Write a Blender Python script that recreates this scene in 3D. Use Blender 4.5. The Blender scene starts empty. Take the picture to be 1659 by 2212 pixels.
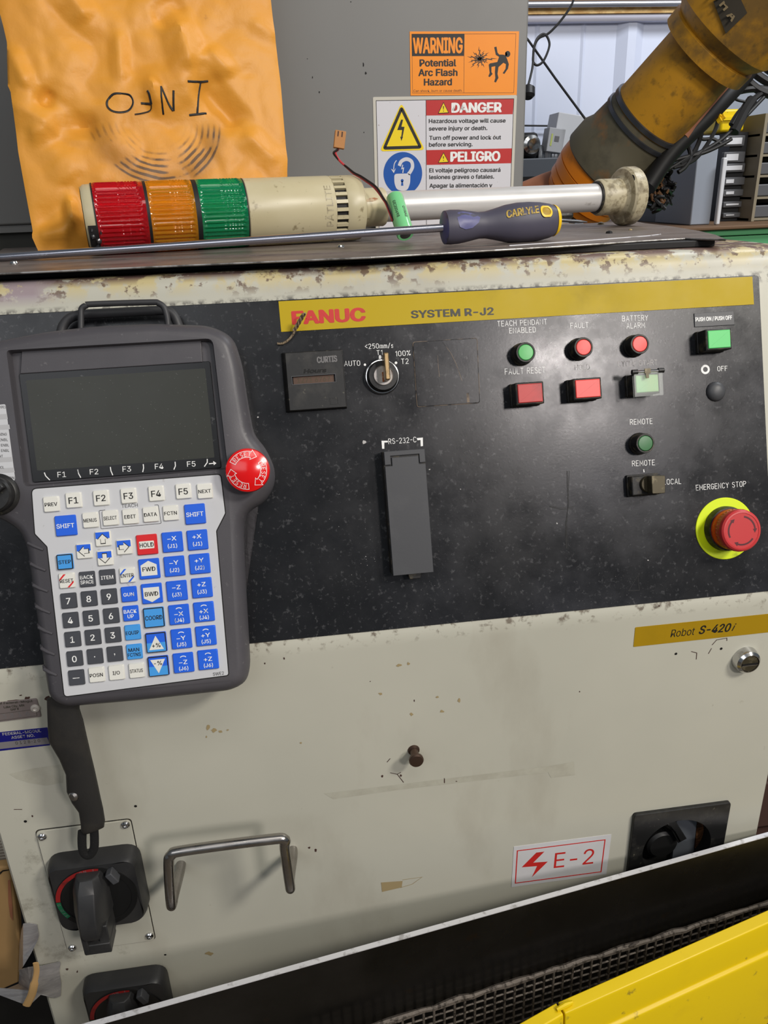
import bpy, math, random
from mathutils import Vector, noise
random.seed(7)
# ------------------------------------------------------------------ camera
PX, PY, FPX = 829.5, 1106.0, 1680.0
def V(*a): return Vector(a)
_p, _y, _r = [math.radians(a) for a in (22.6, 7.0, 2.1)]
_f = V(math.sin(_y)*math.cos(_p), math.cos(_y)*math.cos(_p), -math.sin(_p))
_r0 = _f.cross(V(0, 0, 1)).normalized(); _d0 = _f.cross(_r0)
RR = math.cos(_r)*_r0 + math.sin(_r)*_d0
DD = _f.cross(RR)
FW = _f
CAM = V(0, 0, 1.3)
sc = bpy.context.scene
C = sc.collection
cam = bpy.data.objects.new('camera', bpy.data.cameras.new('camera')); C.objects.link(cam)
cam.data.sensor_fit = 'VERTICAL'; cam.data.sensor_height = 36.0; cam.data.lens = 36.0*FPX/2212.0
cam.data.clip_start = 0.02; cam.data.clip_end = 60
from mathutils import Matrix
m = Matrix((RR, -DD, -FW)).transposed().to_4x4(); m.translation = CAM
cam.matrix_world = m
sc.camera = cam
# ------------------------------------------------------------------ light, exposure
w = bpy.data.worlds.new('world'); sc.world = w; w.use_nodes = True
w.node_tree.nodes['Background'].inputs[0].default_value = (0.80, 0.90, 1.0, 1)
w.node_tree.nodes['Background'].inputs[1].default_value = 0.15
sc.view_settings.view_transform = 'Standard'; sc.view_settings.look = 'None'
sc.view_settings.gamma = 1.0; sc.view_settings.exposure = -0.1
sc.view_settings.use_curve_mapping = False
def area(name, loc, target, sx, sy, power, col):
    l = bpy.data.lights.new(name, 'AREA'); l.shape = 'RECTANGLE'; l.size = sx; l.size_y = sy
    l.energy = power; l.color = col
    o = bpy.data.objects.new(name, l); C.objects.link(o); o.location = loc
    o.rotation_euler = (Vector(target)-Vector(loc)).to_track_quat('-Z', 'Y').to_euler()
    return o
area('high_bay_lamp', (1.75, -2.77, 2.8), (0.28, 0.72, 1.1), 0.46, 0.46, 56, (1.0, 0.93, 0.90))
area('ceiling_lamp', (1.9, -1.15, 2.9), (0.1, 0.8, 1.0), 0.55, 0.4, 62, (1.0, 0.95, 0.86))
area('ceiling_lamp', (-1.6, -2.6, 3.2), (0.0, 0.8, 0.9), 2.6, 1.6, 27, (0.94, 0.96, 1.0))
area('ceiling_strip_lamp', (0.4, -0.9, 3.6), (0.2, 1.0, 1.2), 1.8, 0.6, 16, (1.0, 0.97, 0.92))
area('shop_lamp', (2.6, 1.6, 3.6), (2.2, 3.8, 1.6), 1.2, 0.5, 95, (0.93, 0.96, 1.0))
# ------------------------------------------------------------------ pixel helpers: a photo pixel met with a real plane
def ray(x, y): return RR*((x-PX)/FPX) + DD*((y-PY)/FPX) + FW
def at_depth(x, y, d): return CAM + ray(x, y)*d
def at_y(x, y, Y):
    d = ray(x, y); return CAM + d*((Y-CAM.y)/d.y)
def at_z(x, y, Z):
    d = ray(x, y); return CAM + d*((Z-CAM.z)/d.z)
class Fr:
    def __init__(s, o, ex, ey):
        s.o = Vector(o); s.ex = Vector(ex).normalized(); s.ey = Vector(ey).normalized(); s.ez = s.ex.cross(s.ey)
    def p(s, u, v, w=0.0): return s.o + s.ex*u + s.ey*v + s.ez*w
    def uv(s, x, y, w=0.0):
        d = ray(x, y); q = s.o + s.ez*w
        P = CAM + d*((q-CAM).dot(s.ez)/d.dot(s.ez)) - s.o
        return (P.dot(s.ex), P.dot(s.ey))
TILT = math.radians(19.2)
PAN = Fr(CAM + ray(880, 1000)*0.74, (1, 0, 0), (0, math.sin(TILT), math.cos(TILT)))
PEN = Fr(PAN.p(0, 0, 0.05), PAN.ex, PAN.ey)
YD = 0.6365
DOOR = Fr((0, YD, 0.7), (1, 0, 0), (0, 0, 1))
YE = 1.2
ENC = Fr((0, YE, 1.4), (1, 0, 0), (0, 0, 1))
# ------------------------------------------------------------------ materials
def S(r, g, b):
    f = lambda c: (c/255/12.92) if c/255 <= 0.04045 else ((c/255+0.055)/1.055)**2.4
    return (f(r), f(g), f(b), 1)
MAT = {}
def mat(name, col, rough=0.5, metal=0.0, layers=(), bump=None, coat=0.0, trans=0.0, ior=1.45, spec=None, rvar=None, emit=None, sss=None, alpha=1.0):
    mt = bpy.data.materials.new(name); mt.use_nodes = True
    nt = mt.node_tree; N = nt.nodes; L = nt.links; b = N['Principled BSDF']
    if len(col) == 3: col = S(*col)
    b.inputs['Alpha'].default_value = alpha
    b.inputs['Base Color'].default_value = col
    b.inputs['Roughness'].default_value = rough; b.inputs['Metallic'].default_value = metal
    b.inputs['Coat Weight'].default_value = coat; b.inputs['Coat Roughness'].default_value = 0.15
    b.inputs['Transmission Weight'].default_value = trans; b.inputs['IOR'].default_value = ior
    if spec is not None: b.inputs['Specular IOR Level'].default_value = spec
    if emit: b.inputs['Emission Color'].default_value = emit[0]; b.inputs['Emission Strength'].default_value = emit[1]
    if sss: b.inputs['Subsurface Weight'].default_value = sss; b.inputs['Subsurface Radius'].default_value = (0.003, 0.002, 0.001)
    tc = N.new('ShaderNodeTexCoord')
    def vec(stretch):
        if stretch is None: return tc.outputs['Object']
        mp = N.new('ShaderNodeMapping'); mp.inputs['Scale'].default_value = stretch
        L.new(tc.outputs['Object'], mp.inputs['Vector']); return mp.outputs[0]
    def noi(scale, detail=4, stretch=None, rough_=0.6, dist=0.0):
        n = N.new('ShaderNodeTexNoise'); n.inputs['Scale'].default_value = scale; n.inputs['Detail'].default_value = detail
        n.inputs['Roughness'].default_value = rough_; n.inputs['Distortion'].default_value = dist
        L.new(vec(stretch), n.inputs['Vector']); return n.outputs[0]
    def mr(sock, lo, hi, a=0.0, c=1.0):
        r = N.new('ShaderNodeMapRange'); r.inputs[1].default_value = lo; r.inputs[2].default_value = hi
        r.inputs[3].default_value = a; r.inputs[4].default_value = c; L.new(sock, r.inputs[0]); return r.outputs[0]
    def mul(a, c_):
        r = N.new('ShaderNodeMath'); r.operation = 'MULTIPLY'; L.new(a, r.inputs[0])
        if isinstance(c_, (int, float)): r.inputs[1].default_value = c_
        else: L.new(c_, r.inputs[1])
        return r.outputs[0]
    sep = None; cur = None; rcur = None
    if rvar: rcur = mr(noi(rvar[0], 5, rvar[3] if len(rvar) > 3 else None), 0.3, 0.7, rvar[1], rvar[2]); L.new(rcur, b.inputs['Roughness'])
    for ly in layers:
        scale, lo, hi, lc = ly[:4]; o = ly[4] if len(ly) > 4 else {}
        f = mr(noi(scale, o.get('detail', 4), o.get('stretch'), o.get('nr', 0.6), o.get('dist', 0.0)), lo, hi)
        if 'vor' in o:
            vn = N.new('ShaderNodeTexVoronoi'); vn.inputs['Scale'].default_value = o['vor'][0]; L.new(vec(o.get('stretch')), vn.inputs['Vector'])
            f = mul(f, mr(vn.outputs['Distance'], o['vor'][1], o['vor'][1]*0.6))
        for ax, a, c_ in o.get('masks', ()):
            if sep is None:
                sep = N.new('ShaderNodeSeparateXYZ'); L.new(tc.outputs['Object'], sep.inputs[0])
            f = mul(f, mr(sep.outputs[ax], a, c_))
        f = mul(f, o.get('amt', 1.0))
        mx = N.new('ShaderNodeMix'); mx.data_type = 'RGBA'; L.new(f, mx.inputs[0])
        if cur is None: mx.inputs[6].default_value = col
        else: L.new(cur, mx.inputs[6])
        mx.inputs[7].default_value = S(*lc) if len(lc) == 3 else lc
        cur = mx.outputs[2]
        if 'rough' in o:
            m2 = N.new('ShaderNodeMix'); L.new(f, m2.inputs[0])
            if rcur is None: m2.inputs[2].default_value = rough
            else: L.new(rcur, m2.inputs[2])
            m2.inputs[3].default_value = o['rough']; rcur = m2.outputs[0]; L.new(rcur, b.inputs['Roughness'])
    if cur is not None: L.new(cur, b.inputs['Base Color'])
    if bump:
        bn = N.new('ShaderNodeBump'); bn.inputs['Strength'].default_value = bump[1]; bn.inputs['Distance'].default_value = bump[2] if len(bump) > 2 else 0.001
        L.new(noi(bump[0], 6, bump[3] if len(bump) > 3 else None), bn.inputs['Height']); L.new(bn.outputs[0], b.inputs['Normal'])
    MAT[name] = mt; return mt
# ------------------------------------------------------------------ mesh accumulation
class G:
    def __init__(s): s.v = []; s.f = []
    def add(s, vs, fs):
        n = len(s.v); s.v += [tuple(q) for q in vs]; s.f += [tuple(n+i for i in f) for f in fs]; return s
    def box(s, fr, u0, u1, v0, v1, w0, w1):
        P = [fr.p(u, v, w_) for w_ in (w0, w1) for v in (v0, v1) for u in (u0, u1)]
        return s.add(P, [(0, 2, 3, 1), (4, 5, 7, 6), (0, 1, 5, 4), (2, 6, 7, 3), (0, 4, 6, 2), (1, 3, 7, 5)])
    def loft(s, fr, loops, cap0=True, cap1=True):
        n = len(loops[0][0]); vs = []
        for poly, w_ in loops:
            for k, q in enumerate(poly): vs.append(fr.p(q[0], q[1], w_[k] if isinstance(w_, (list, tuple)) else w_))
        fs = []
        for a in range(len(loops)-1):
            for i in range(n):
                j = (i+1) % n; fs.append((a*n+i, a*n+j, (a+1)*n+j, (a+1)*n+i))
        if cap0: fs.append(tuple(reversed(range(n))))
        if cap1: fs.append(tuple((len(loops)-1)*n+i for i in range(n)))
        return s.add(vs, fs)
    def prism(s, fr, poly, w0, w1, ch=0.0):
        poly = ccw(poly)
        if ch: return s.loft(fr, [(poly, w0), (poly, w1-ch), (inset(poly, ch*0.35), w1-ch*0.35), (inset(poly, ch), w1)])
        return s.loft(fr, [(poly, w0), (poly, w1)])
    def flat(s, fr, poly, w_):
        poly = ccw(poly); return s.add([fr.p(q[0], q[1], w_) for q in poly], [tuple(range(len(poly)))])
    def ring(s, fr, outer, inner, w0, w1):
        n = len(outer); vs = [fr.p(q[0], q[1], w_) for w_ in (w0, w1) for lp in (outer, inner) for q in lp]
        fs = []
        for i in range(n):
            j = (i+1) % n
            fs += [(2*n+i, 2*n+j, 3*n+j, 3*n+i), (i, j, 2*n+j, 2*n+i), (n+j, n+i, 3*n+i, 3*n+j), (j, i, n+i, n+j)]
        return s.add(vs, fs)
    def lathe(s, o, ax, prof, seg=32, cap=True, e1=None, rad=None):
        ax = Vector(ax).normalized(); o = Vector(o)
        e1 = (Vector(e1) if e1 else (V(0, 0, 1) if abs(ax.z) < 0.9 else V(1, 0, 0))); e1 = (e1-ax*e1.dot(ax)).normalized(); e2 = ax.cross(e1)
        vs = []; n = len(prof)
        for r, h in prof:
            for k in range(seg):
                a = 2*math.pi*k/seg; rr = rad(r, h, a) if rad else r
                vs.append(o + ax*h + (e1*math.cos(a)+e2*math.sin(a))*rr)
        fs = [(i*seg+k, i*seg+(k+1) % seg, (i+1)*seg+(k+1) % seg, (i+1)*seg+k) for i in range(n-1) for k in range(seg)]
        if cap: fs += [tuple(reversed(range(seg))), tuple((n-1)*seg+k for k in range(seg))]
        return s.add(vs, fs)
    def tube(s, pts, r, seg=10, closed=False, flat=1.0):
        pts = [Vector(q) for q in pts]; n = len(pts)
        rs = r if isinstance(r, (list, tuple)) else [r]*n
        t0 = (pts[1]-pts[0]).normalized(); e = V(0, 0, 1) if abs(t0.z) < 0.9 else V(1, 0, 0)
        e = (e-t0*e.dot(t0)).normalized(); vs = []
        for i in range(n):
            if closed: t = (pts[(i+1) % n]-pts[i-1]).normalized()
            else: t = (pts[min(i+1, n-1)]-pts[max(i-1, 0)]).normalized()
            e = (e-t*e.dot(t)); e = e.normalized() if e.length > 1e-6 else t.orthogonal().normalized()
            g = t.cross(e)
            for k in range(seg):
                a = 2*math.pi*k/seg; vs.append(pts[i]+e*math.cos(a)*rs[i]+g*math.sin(a)*rs[i]*flat)
        m_ = n if closed else n-1
        fs = [((i % n)*seg+k, (i % n)*seg+(k+1) % seg, ((i+1) % n)*seg+(k+1) % seg, ((i+1) % n)*seg+k) for i in range(m_) for k in range(seg)]
        if not closed: fs += [tuple(reversed(range(seg))), tuple((n-1)*seg+k for k in range(seg))]
        return s.add(vs, fs)
    def ribbon(s, fr, pts, wd, w_=0.0, closed=False, surf=None):
        pts = [tuple(q) for q in pts]; n = len(pts)
        if n < 2: return s
        P = []
        for i in range(n):
            a = pts[i-1] if (i > 0 or closed) else pts[i]; c_ = pts[(i+1) % n] if (i < n-1 or closed) else pts[i]
            b_ = pts[i]
            d1 = (b_[0]-a[0], b_[1]-a[1]); d2 = (c_[0]-b_[0], c_[1]-b_[1])
            l1 = math.hypot(*d1) or 1; l2 = math.hypot(*d2) or 1
            n1 = (-d1[1]/l1, d1[0]/l1); n2 = (-d2[1]/l2, d2[0]/l2)
            if d1 == (0, 0): n1 = n2
            if d2 == (0, 0): n2 = n1
            nx, ny = n1[0]+n2[0], n1[1]+n2[1]; l = math.hypot(nx, ny)
            if l < 0.3: nx, ny = n1; k = 1.0
            else: nx /= l; ny /= l; k = 1.0/max(0.5, nx*n1[0]+ny*n1[1])
            P.append((b_[0]+nx*wd/2*k, b_[1]+ny*wd/2*k)); P.append((b_[0]-nx*wd/2*k, b_[1]-ny*wd/2*k))
        vs = [surf(*q) if surf else fr.p(q[0], q[1], w_) for q in P]
        m_ = n if closed else n-1
        return s.add(vs, [(2*i, 2*i+1, 2*((i+1) % n)+1, 2*((i+1) % n)) for i in range(m_)])
def ccw(p):
    a = sum(p[i-1][0]*p[i][1]-p[i][0]*p[i-1][1] for i in range(len(p)))
    return list(p) if a > 0 else list(reversed(p))
def inset(p, d):
    n = len(p); out = []
    for i in range(n):
        a, b_, c_ = p[i-1], p[i], p[(i+1) % n]
        d1 = (b_[0]-a[0], b_[1]-a[1]); d2 = (c_[0]-b_[0], c_[1]-b_[1]); l1 = math.hypot(*d1) or 1e-9; l2 = math.hypot(*d2) or 1e-9
        n1 = (-d1[1]/l1, d1[0]/l1); n2 = (-d2[1]/l2, d2[0]/l2); nx, ny = n1[0]+n2[0], n1[1]+n2[1]
        k = 2.0/max(0.5, nx*nx+ny*ny); out.append((b_[0]+nx*d*k, b_[1]+ny*d*k))
    return out
def rpoly(pts, r, n=4):
    out = []; N_ = len(pts)
    for i in range(N_):
        a, b_, c_ = Vector(pts[i-1]), Vector(pts[i]), Vector(pts[(i+1) % N_])
        ri = r[i] if isinstance(r, (list, tuple)) else r
        d1 = (a-b_); d2 = (c_-b_); k = min(ri, d1.length*0.48, d2.length*0.48)
        if k <= 1e-7: out.append(tuple(b_)); continue
        p1 = b_+d1.normalized()*k; p2 = b_+d2.normalized()*k
        for j in range(n+1):
            t = j/n; out.append(tuple(p1*(1-t)**2 + b_*2*t*(1-t) + p2*t*t))
    return out
def rect(u0, u1, v0, v1, r=0.0, n=4):
    p = [(u0, v0), (u1, v0), (u1, v1), (u0, v1)]
    return rpoly(p, r, n) if r else p
def circ(u, v, r, n=32, a0=0.0): return [(u+r*math.cos(a0+2*math.pi*k/n), v+r*math.sin(a0+2*math.pi*k/n)) for k in range(n)]
def pxl(fr, pts, w_=0.0, sx=1.0, ox=0.0, oy=0.0): return [fr.uv(ox+x/sx, oy+y/sx, w_) for x, y in pts]
def smooth(pts, n=6):
    P = [Vector(q) for q in pts]; out = []
    for i in range(len(P)-1):
        a = P[max(i-1, 0)]; b_ = P[i]; c_ = P[i+1]; d = P[min(i+2, len(P)-1)]
        for j in range(n):
            t = j/n; out.append(0.5*((2*b_)+(c_-a)*t+(2*a-5*b_+4*c_-d)*t*t+(3*b_-a-3*c_+d)*t**3))
    out.append(P[-1]); return out
# ------------------------------------------------------------------ objects
def wl(o):
    v = V(0, 0, 0)
    while o is not None: v += o.location; o = o.parent
    return v
def ob(name, g, mt, parent=None, label=None, cat=None, group=None, kind=None, bevel=0.0, sharp=26, segs=2):
    off = wl(parent) if parent else V(0, 0, 0)
    me = bpy.data.meshes.new(name); me.from_pydata([tuple(Vector(q)-off) for q in g.v], [], g.f); me.update()
    me.materials.append(MAT[mt] if isinstance(mt, str) else mt)
    me.shade_smooth(); me.set_sharp_from_angle(angle=math.radians(sharp))
    o = bpy.data.objects.new(name, me); C.objects.link(o); o.parent = parent
    if bevel:
        b = o.modifiers.new('bevel', 'BEVEL'); b.width = bevel; b.segments = segs; b.limit_method = 'ANGLE'; b.angle_limit = math.radians(40)
    props(o, label, cat, group, kind); return o
def props(o, label=None, cat=None, group=None, kind=None):
    if label: o['label'] = label
    if cat: o['category'] = cat
    if group: o['group'] = group
    if kind: o['kind'] = kind
def thing(name, loc, label, cat, group=None, kind=None):
    o = bpy.data.objects.new(name, None); C.objects.link(o); o.location = loc; o.empty_display_size = 0.01
    props(o, label, cat, group, kind); return o
def carve(o, g):
    me = bpy.data.meshes.new('cut'); off = wl(o.parent) if o.parent else V(0, 0, 0)
    me.from_pydata([tuple(Vector(q)-off) for q in g.v], [], g.f); me.update(); me.materials.append(o.data.materials[0])
    c_ = bpy.data.objects.new('cut', me); C.objects.link(c_); c_.parent = o.parent
    md = o.modifiers.new('b', 'BOOLEAN'); md.operation = 'DIFFERENCE'; md.object = c_; md.solver = 'EXACT'
    dg = bpy.context.evaluated_depsgraph_get(); dg.update()
    nm = bpy.data.meshes.new_from_object(o.evaluated_get(dg), depsgraph=dg)
    o.modifiers.clear(); o.data = nm; nm.name = o.name; nm.shade_smooth(); nm.set_sharp_from_angle(angle=math.radians(26))
    bpy.data.objects.remove(c_)
# ------------------------------------------------------------------ lettering
FONT = None
try: FONT = bpy.data.fonts.load(bpy.utils.resource_path('LOCAL')+'/datafiles/fonts/Inter.woff2')
except Exception: FONT = None
_gc = {}
def glyphs(s, bold=0.0, shear=0.0, space=1.0):
    k = (s, bold, shear, space)
    if k in _gc: return _gc[k]
    cu = bpy.data.curves.new('t', 'FONT'); cu.body = s; cu.size = 1.0; cu.shear = shear; cu.space_character = space
    cu.resolution_u = 3
    if FONT: cu.font = FONT
    o = bpy.data.objects.new('t', cu); me = o.to_mesh()
    vs, fs = [], []
    for i, p in enumerate(me.polygons):        # the font's outlines overlap: keep every face at a hair's height of its own
        n = len(vs); vs += [(me.vertices[j].co.x, me.vertices[j].co.y, (i % 5)*.6) for j in p.vertices]; fs.append(tuple(range(n, len(vs))))
    o.to_mesh_clear(); bpy.data.objects.remove(o); bpy.data.curves.remove(cu)
    if bold > 0:       # heavier weight: the outline laid down again slightly to each side
        n = len(vs); b1 = bold*1.1; base = list(vs); bf = list(fs)
        for c_, (dx, dy) in enumerate(((b1, 0), (-b1, 0), (0, b1*.55), (0, -b1*.55), (b1*.7, b1*.4), (-b1*.7, -b1*.4), (b1*.7, -b1*.4), (-b1*.7, b1*.4))):
            vs += [(x+dx, y+dy, _z+3*(c_+1)) for x, y, _z in base]; fs += [tuple(i+n*(c_+1) for i in f) for f in bf]
    _gc[k] = (vs, fs); return _gc[k]
CAPH = None
def caph():
    global CAPH
    if CAPH is None:
        ys = [q[1] for q in glyphs('H')[0]]; CAPH = max(ys)-min(ys)
    return CAPH
def put(g, fr, vs, fs, o, ux, uy, L_, cap, w_, ch):
    xs = [q[0] for q in vs]; x0, x1 = min(xs), max(xs); kx = L_/(x1-x0) if L_ else cap/ch
    return g.add([fr.p(o[0]+ux[0]*(q[0]-x0)*kx+uy[0]*q[1]*cap/ch, o[1]+ux[1]*(q[0]-x0)*kx+uy[1]*q[1]*cap/ch, w_+q[2]*4e-6) for q in vs], fs)
def text_px(g, fr, s, bl, br, cap, w_=0.0002, bold=0.0, shear=0.0, stroke=None, space=1.0):
    """text with its baseline from photo pixel bl to br, cap height in pixels"""
    a = fr.uv(bl[0], bl[1], w_); b_ = fr.uv(br[0], br[1], w_); t = fr.uv(bl[0], bl[1]-cap, w_)
    L_ = math.hypot(b_[0]-a[0], b_[1]-a[1]); ux = ((b_[0]-a[0])/L_, (b_[1]-a[1])/L_); uy = (-ux[1], ux[0]); ch = abs(t[1]-a[1])
    if stroke: vs, fs = strokes(s, stroke); return put(g, fr, vs, fs, a, ux, uy, L_, ch, w_, 1.0)
    vs, fs = glyphs(s, bold, shear, space); return put(g, fr, vs, fs, a, ux, uy, L_, ch, w_, caph())
def text_uv(g, fr, s, u, v, h, maxw, w_, bold=0.0, stretch=1.0):
    """text centred on (u, v), cap height h, never wider than maxw"""
    vs, fs = glyphs(s, bold); xs = [q[0] for q in vs]; k = h/caph(); L_ = (max(xs)-min(xs))*k*stretch
    L_ = min(L_, maxw); return put(g, fr, vs, fs, (u-L_/2, v-h/2), (1, 0), (0, 1), L_, h, w_, caph())
_A = lambda cx, cy, rx, ry, a0, a1, n=8: [(cx+rx*math.cos(math.radians(a0+(a1-a0)*i/n)), cy+ry*math.sin(math.radians(a0+(a1-a0)*i/n))) for i in range(n+1)]
SF = {
 'A': [[(0, 0), (.28, 1), (.56, 0)], [(.09, .33), (.47, .33)]],
 'B': [[(0, 0), (0, 1), (.28, 1)]+_A(.28, .77, .22, .23, 90, -90)[1:]+[(0, .54)], [(.28, .54)]+_A(.28, .27, .24, .27, 90, -90)+[(0, 0)]],
 'C': [_A(.27, .72, .25, .28, 20, 180)+[(.02, .28)]+_A(.27, .28, .25, .28, 180, 340)],
 'D': [[(0, 0), (0, 1), (.22, 1)]+_A(.22, .7, .28, .3, 90, 0)+_A(.22, .3, .28, .3, 0, -90)+[(0, 0)]],
 'E': [[(.45, 1), (0, 1), (0, 0), (.45, 0)], [(0, .53), (.38, .53)]],
 'F': [[(.45, 1), (0, 1), (0, 0)], [(0, .53), (.38, .53)]],
 'G': [_A(.27, .72, .25, .28, 20, 180)+[(.02, .28)]+_A(.27, .28, .25, .28, 180, 360)+[(.52, .45), (.3, .45)]],
 'H': [[(0, 0), (0, 1)], [(.5, 0), (.5, 1)], [(0, .53), (.5, .53)]],
 'I': [[(0, 0), (0, 1)]], 'J': [[(.36, 1), (.36, .25)]+_A(.18, .25, .18, .25, 0, -170)],
 'L': [[(0, 1), (0, 0), (.42, 0)]], 'K': [[(0, 0), (0, 1)], [(.5, 1), (0, .4)], [(.18, .6), (.5, 0)]],
 'M': [[(0, 0), (0, 1), (.3, .3), (.6, 1), (.6, 0)]], 'N': [[(0, 0), (0, 1), (.5, 0), (.5, 1)]],
 'O': [_A(.27, .72, .25, .28, 0, 180)+_A(.27, .28, .25, .28, 180, 360)+[(.52, .72)]],
 'P': [[(0, 0), (0, 1), (.26, 1)]+_A(.26, .74, .24, .26, 90, -90)[1:]+[(0, .48)]],
 'R': [[(0, 0), (0, 1), (.26, 1)]+_A(.26, .75, .24, .25, 90, -90)[1:]+[(0, .5)], [(.24, .5), (.5, 0)]],
 'S': [_A(.25, .76, .23, .24, 25, 270)+_A(.25, .26, .24, .26, 90, -155)],
 'T': [[(0, 1), (.5, 1)], [(.25, 1), (.25, 0)]],
 'U': [[(0, 1), (0, .27)]+_A(.25, .27, .25, .27, 180, 360)+[(.5, 1)]],
 'V': [[(0, 1), (.27, 0), (.54, 1)]], 'X': [[(0, 0), (.5, 1)], [(0, 1), (.5, 0)]],
 'Y': [[(0, 1), (.27, .5), (.54, 1)], [(.27, .5), (.27, 0)]], 'Z': [[(0, 1), (.48, 1), (0, 0), (.48, 0)]],
 'W': [[(0, 1), (.16, 0), (.33, .7), (.5, 0), (.66, 1)]],
 '0': [_A(.25, .72, .23, .28, 0, 180)+_A(.25, .28, .23, .28, 180, 360)+[(.48, .72)]],
 '1': [[(.08, .82), (.25, 1), (.25, 0)]],
 '2': [_A(.24, .74, .23, .26, 165, -35)+[(.02, 0), (.48, 0)]],
 '3': [_A(.23, .77, .21, .23, 150, -90)+_A(.23, .27, .24, .27, 90, -150)],
 '5': [[(.45, 1), (.08, 1), (.04, .55)]+_A(.24, .32, .23, .32, 120, -140)],
 '%': [circ(.1, .85, .11, 8)+[(.21, .85)], circ(.46, .15, .11, 8)+[(.57, .15)], [(.06, 0), (.5, 1)]],
 '-': [[(.05, .5), (.4, .5)]], '/': [[(0, -.05), (.35, 1.05)]], '<': [[(.42, .85), (0, .5), (.42, .15)]],
 'm': [[(0, 0), (0, .68)], [(0, .5)]+_A(.15, .5, .14, .18, 160, 0, 5)+[(.29, 0)], [(.29, .5)]+_A(.43, .5, .13, .18, 160, 0, 5)+[(.56, 0)]],
 's': [_A(.17, .52, .15, .16, 25, 270, 6)+_A(.17, .18, .16, .18, 90, -155, 6)],
}
def strokes(s, wd):
    g = G(); x = 0.0; k = 0; fr = Fr((0, 0, 0), (1, 0, 0), (0, 1, 0))
    for ch in s:
        if ch == ' ': x += .5; continue
        sw = SF[ch]; mx_ = max(q[0] for st in sw for q in st)
        for st in sw:
            P = [(q[0]+x, q[1]) for q in st]; P = [P[0]]+[P[i] for i in range(1, len(P)) if math.hypot(P[i][0]-P[i-1][0], P[i][1]-P[i-1][1]) > 1e-4]
            k = (k+3) % 12; g.ribbon(fr, P, wd, k)
            for q in (P[0], P[-1]): k = (k+1) % 12; g.flat(fr, circ(q[0], q[1], wd/2, 8), k)
        x += mx_+.26
    return [(q[0], q[1], q[2]) for q in g.v], g.f
# ------------------------------------------------------------------ material library
SP = {'vor': (260, 0.10), 'detail': 2}
mat('cabinet_cream', (186, 184, 170), 0.42, layers=[
    (3.0, .40, .70, (172, 171, 158), {'amt': .6}),
    (7, .55, .75, (146, 138, 122), {'amt': .45, 'detail': 9, 'stretch': (1, 1, .4)}),
    (60, .68, .76, (120, 106, 84), {'amt': .45, 'detail': 6}),
    (50, .44, .54, (192, 176, 124), {'amt': .85, 'detail': 9, 'masks': [(2, 1.214, 1.228)]}),
    (34, .475, .52, (106, 84, 76), {'amt': 1.0, 'detail': 10, 'nr': .7, 'masks': [(2, 1.2265, 1.2325)], 'rough': .6}),
    (70, .56, .60, (104, 84, 70), {'amt': .9, 'detail': 8, 'masks': [(2, 1.212, 1.222)]}),
    (30, .38, .42, (152, 138, 142), {'amt': 1.0, 'detail': 8, 'masks': [(0, -.185, -.215), (2, 1.212, 1.222)], 'rough': .25}),
    (120, .46, .58, (66, 62, 58), {'amt': .85, 'detail': 6, 'masks': [(2, 1.2125, 1.2085), (2, 1.200, 1.205)]}),
    (90, .54, .64, (96, 84, 70), {'amt': .85, 'detail': 8, 'masks': [(2, .894, .903), (2, .93, .915)]}),
    (9, .58, .68, (96, 88, 72), {'amt': .55, 'detail': 10, 'nr': .75, 'masks': [(2, .76, .70), (0, -.12, -.2)]}),
], bump=(300, .08, .0003), rvar=(5, .34, .52))
mat('panel_black', (25, 26, 29), 0.36, layers=[
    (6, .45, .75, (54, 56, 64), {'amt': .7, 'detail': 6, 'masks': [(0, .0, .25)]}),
    (5, .40, .70, (20, 20, 21), {'amt': .6}),
    (220, .58, .70, (92, 92, 94), {'amt': .5, 'detail': 6}),
    (9, .52, .66, (150, 150, 150), {'amt': .7, 'vor': (420, .10)}),
    (7, .56, .66, (190, 188, 186), {'amt': .8, 'vor': (170, .06)}),
    (12, .70, .76, (96, 93, 92), {'amt': .6, 'detail': 9}),
], bump=(420, .10, .0003), rvar=(24, .20, .34))
mat('sign_yellow', (182, 156, 18), 0.5, spec=.25, layers=[(9, .45, .68, (132, 112, 28), {'amt': .85, 'detail': 7, 'masks': [(0, .17, .21), (0, .35, .29)]}), (14, .5, .8, (168, 146, 26), {'amt': .7, 'detail': 6})], rvar=(20, .42, .56))
mat('robot_label_yellow', (164, 130, 8), 0.45, layers=[(30, .5, .8, (150, 120, 10), {'amt': .6})])
mat('red_print', (196, 44, 40), 0.45, layers=[(40, .55, .7, (150, 60, 40), {'amt': .5})])
mat('black_print', (28, 27, 26), 0.5); mat('grey_print', (62, 60, 52), 0.5)
mat('white_print', (236, 236, 234), 0.5, layers=[(120, .58, .66, (120, 120, 122), {'amt': .6, 'detail': 5})])
mat('worn_print', (176, 174, 172), 0.5, layers=[(160, .52, .58, (70, 70, 72), {'amt': .8, 'detail': 5})])
mat('black_plastic', (27, 27, 27), 0.42, layers=[(60, .5, .7, (62, 60, 56), {'amt': .5, 'detail': 6}), (200, .66, .72, (120, 116, 100), {'amt': .5})], bump=(300, .15, .0004))
mat('grimy_black', (26, 25, 24), 0.5, layers=[(120, .5, .66, (84, 76, 58), {'amt': .75, 'detail': 6})], bump=(200, .3, .0005))
mat('dark_grey_plastic', (66, 67, 70), 0.45, layers=[(20, .5, .75, (84, 84, 86), {'amt': .5, 'detail': 6})], bump=(500, .1, .0003))
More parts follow.
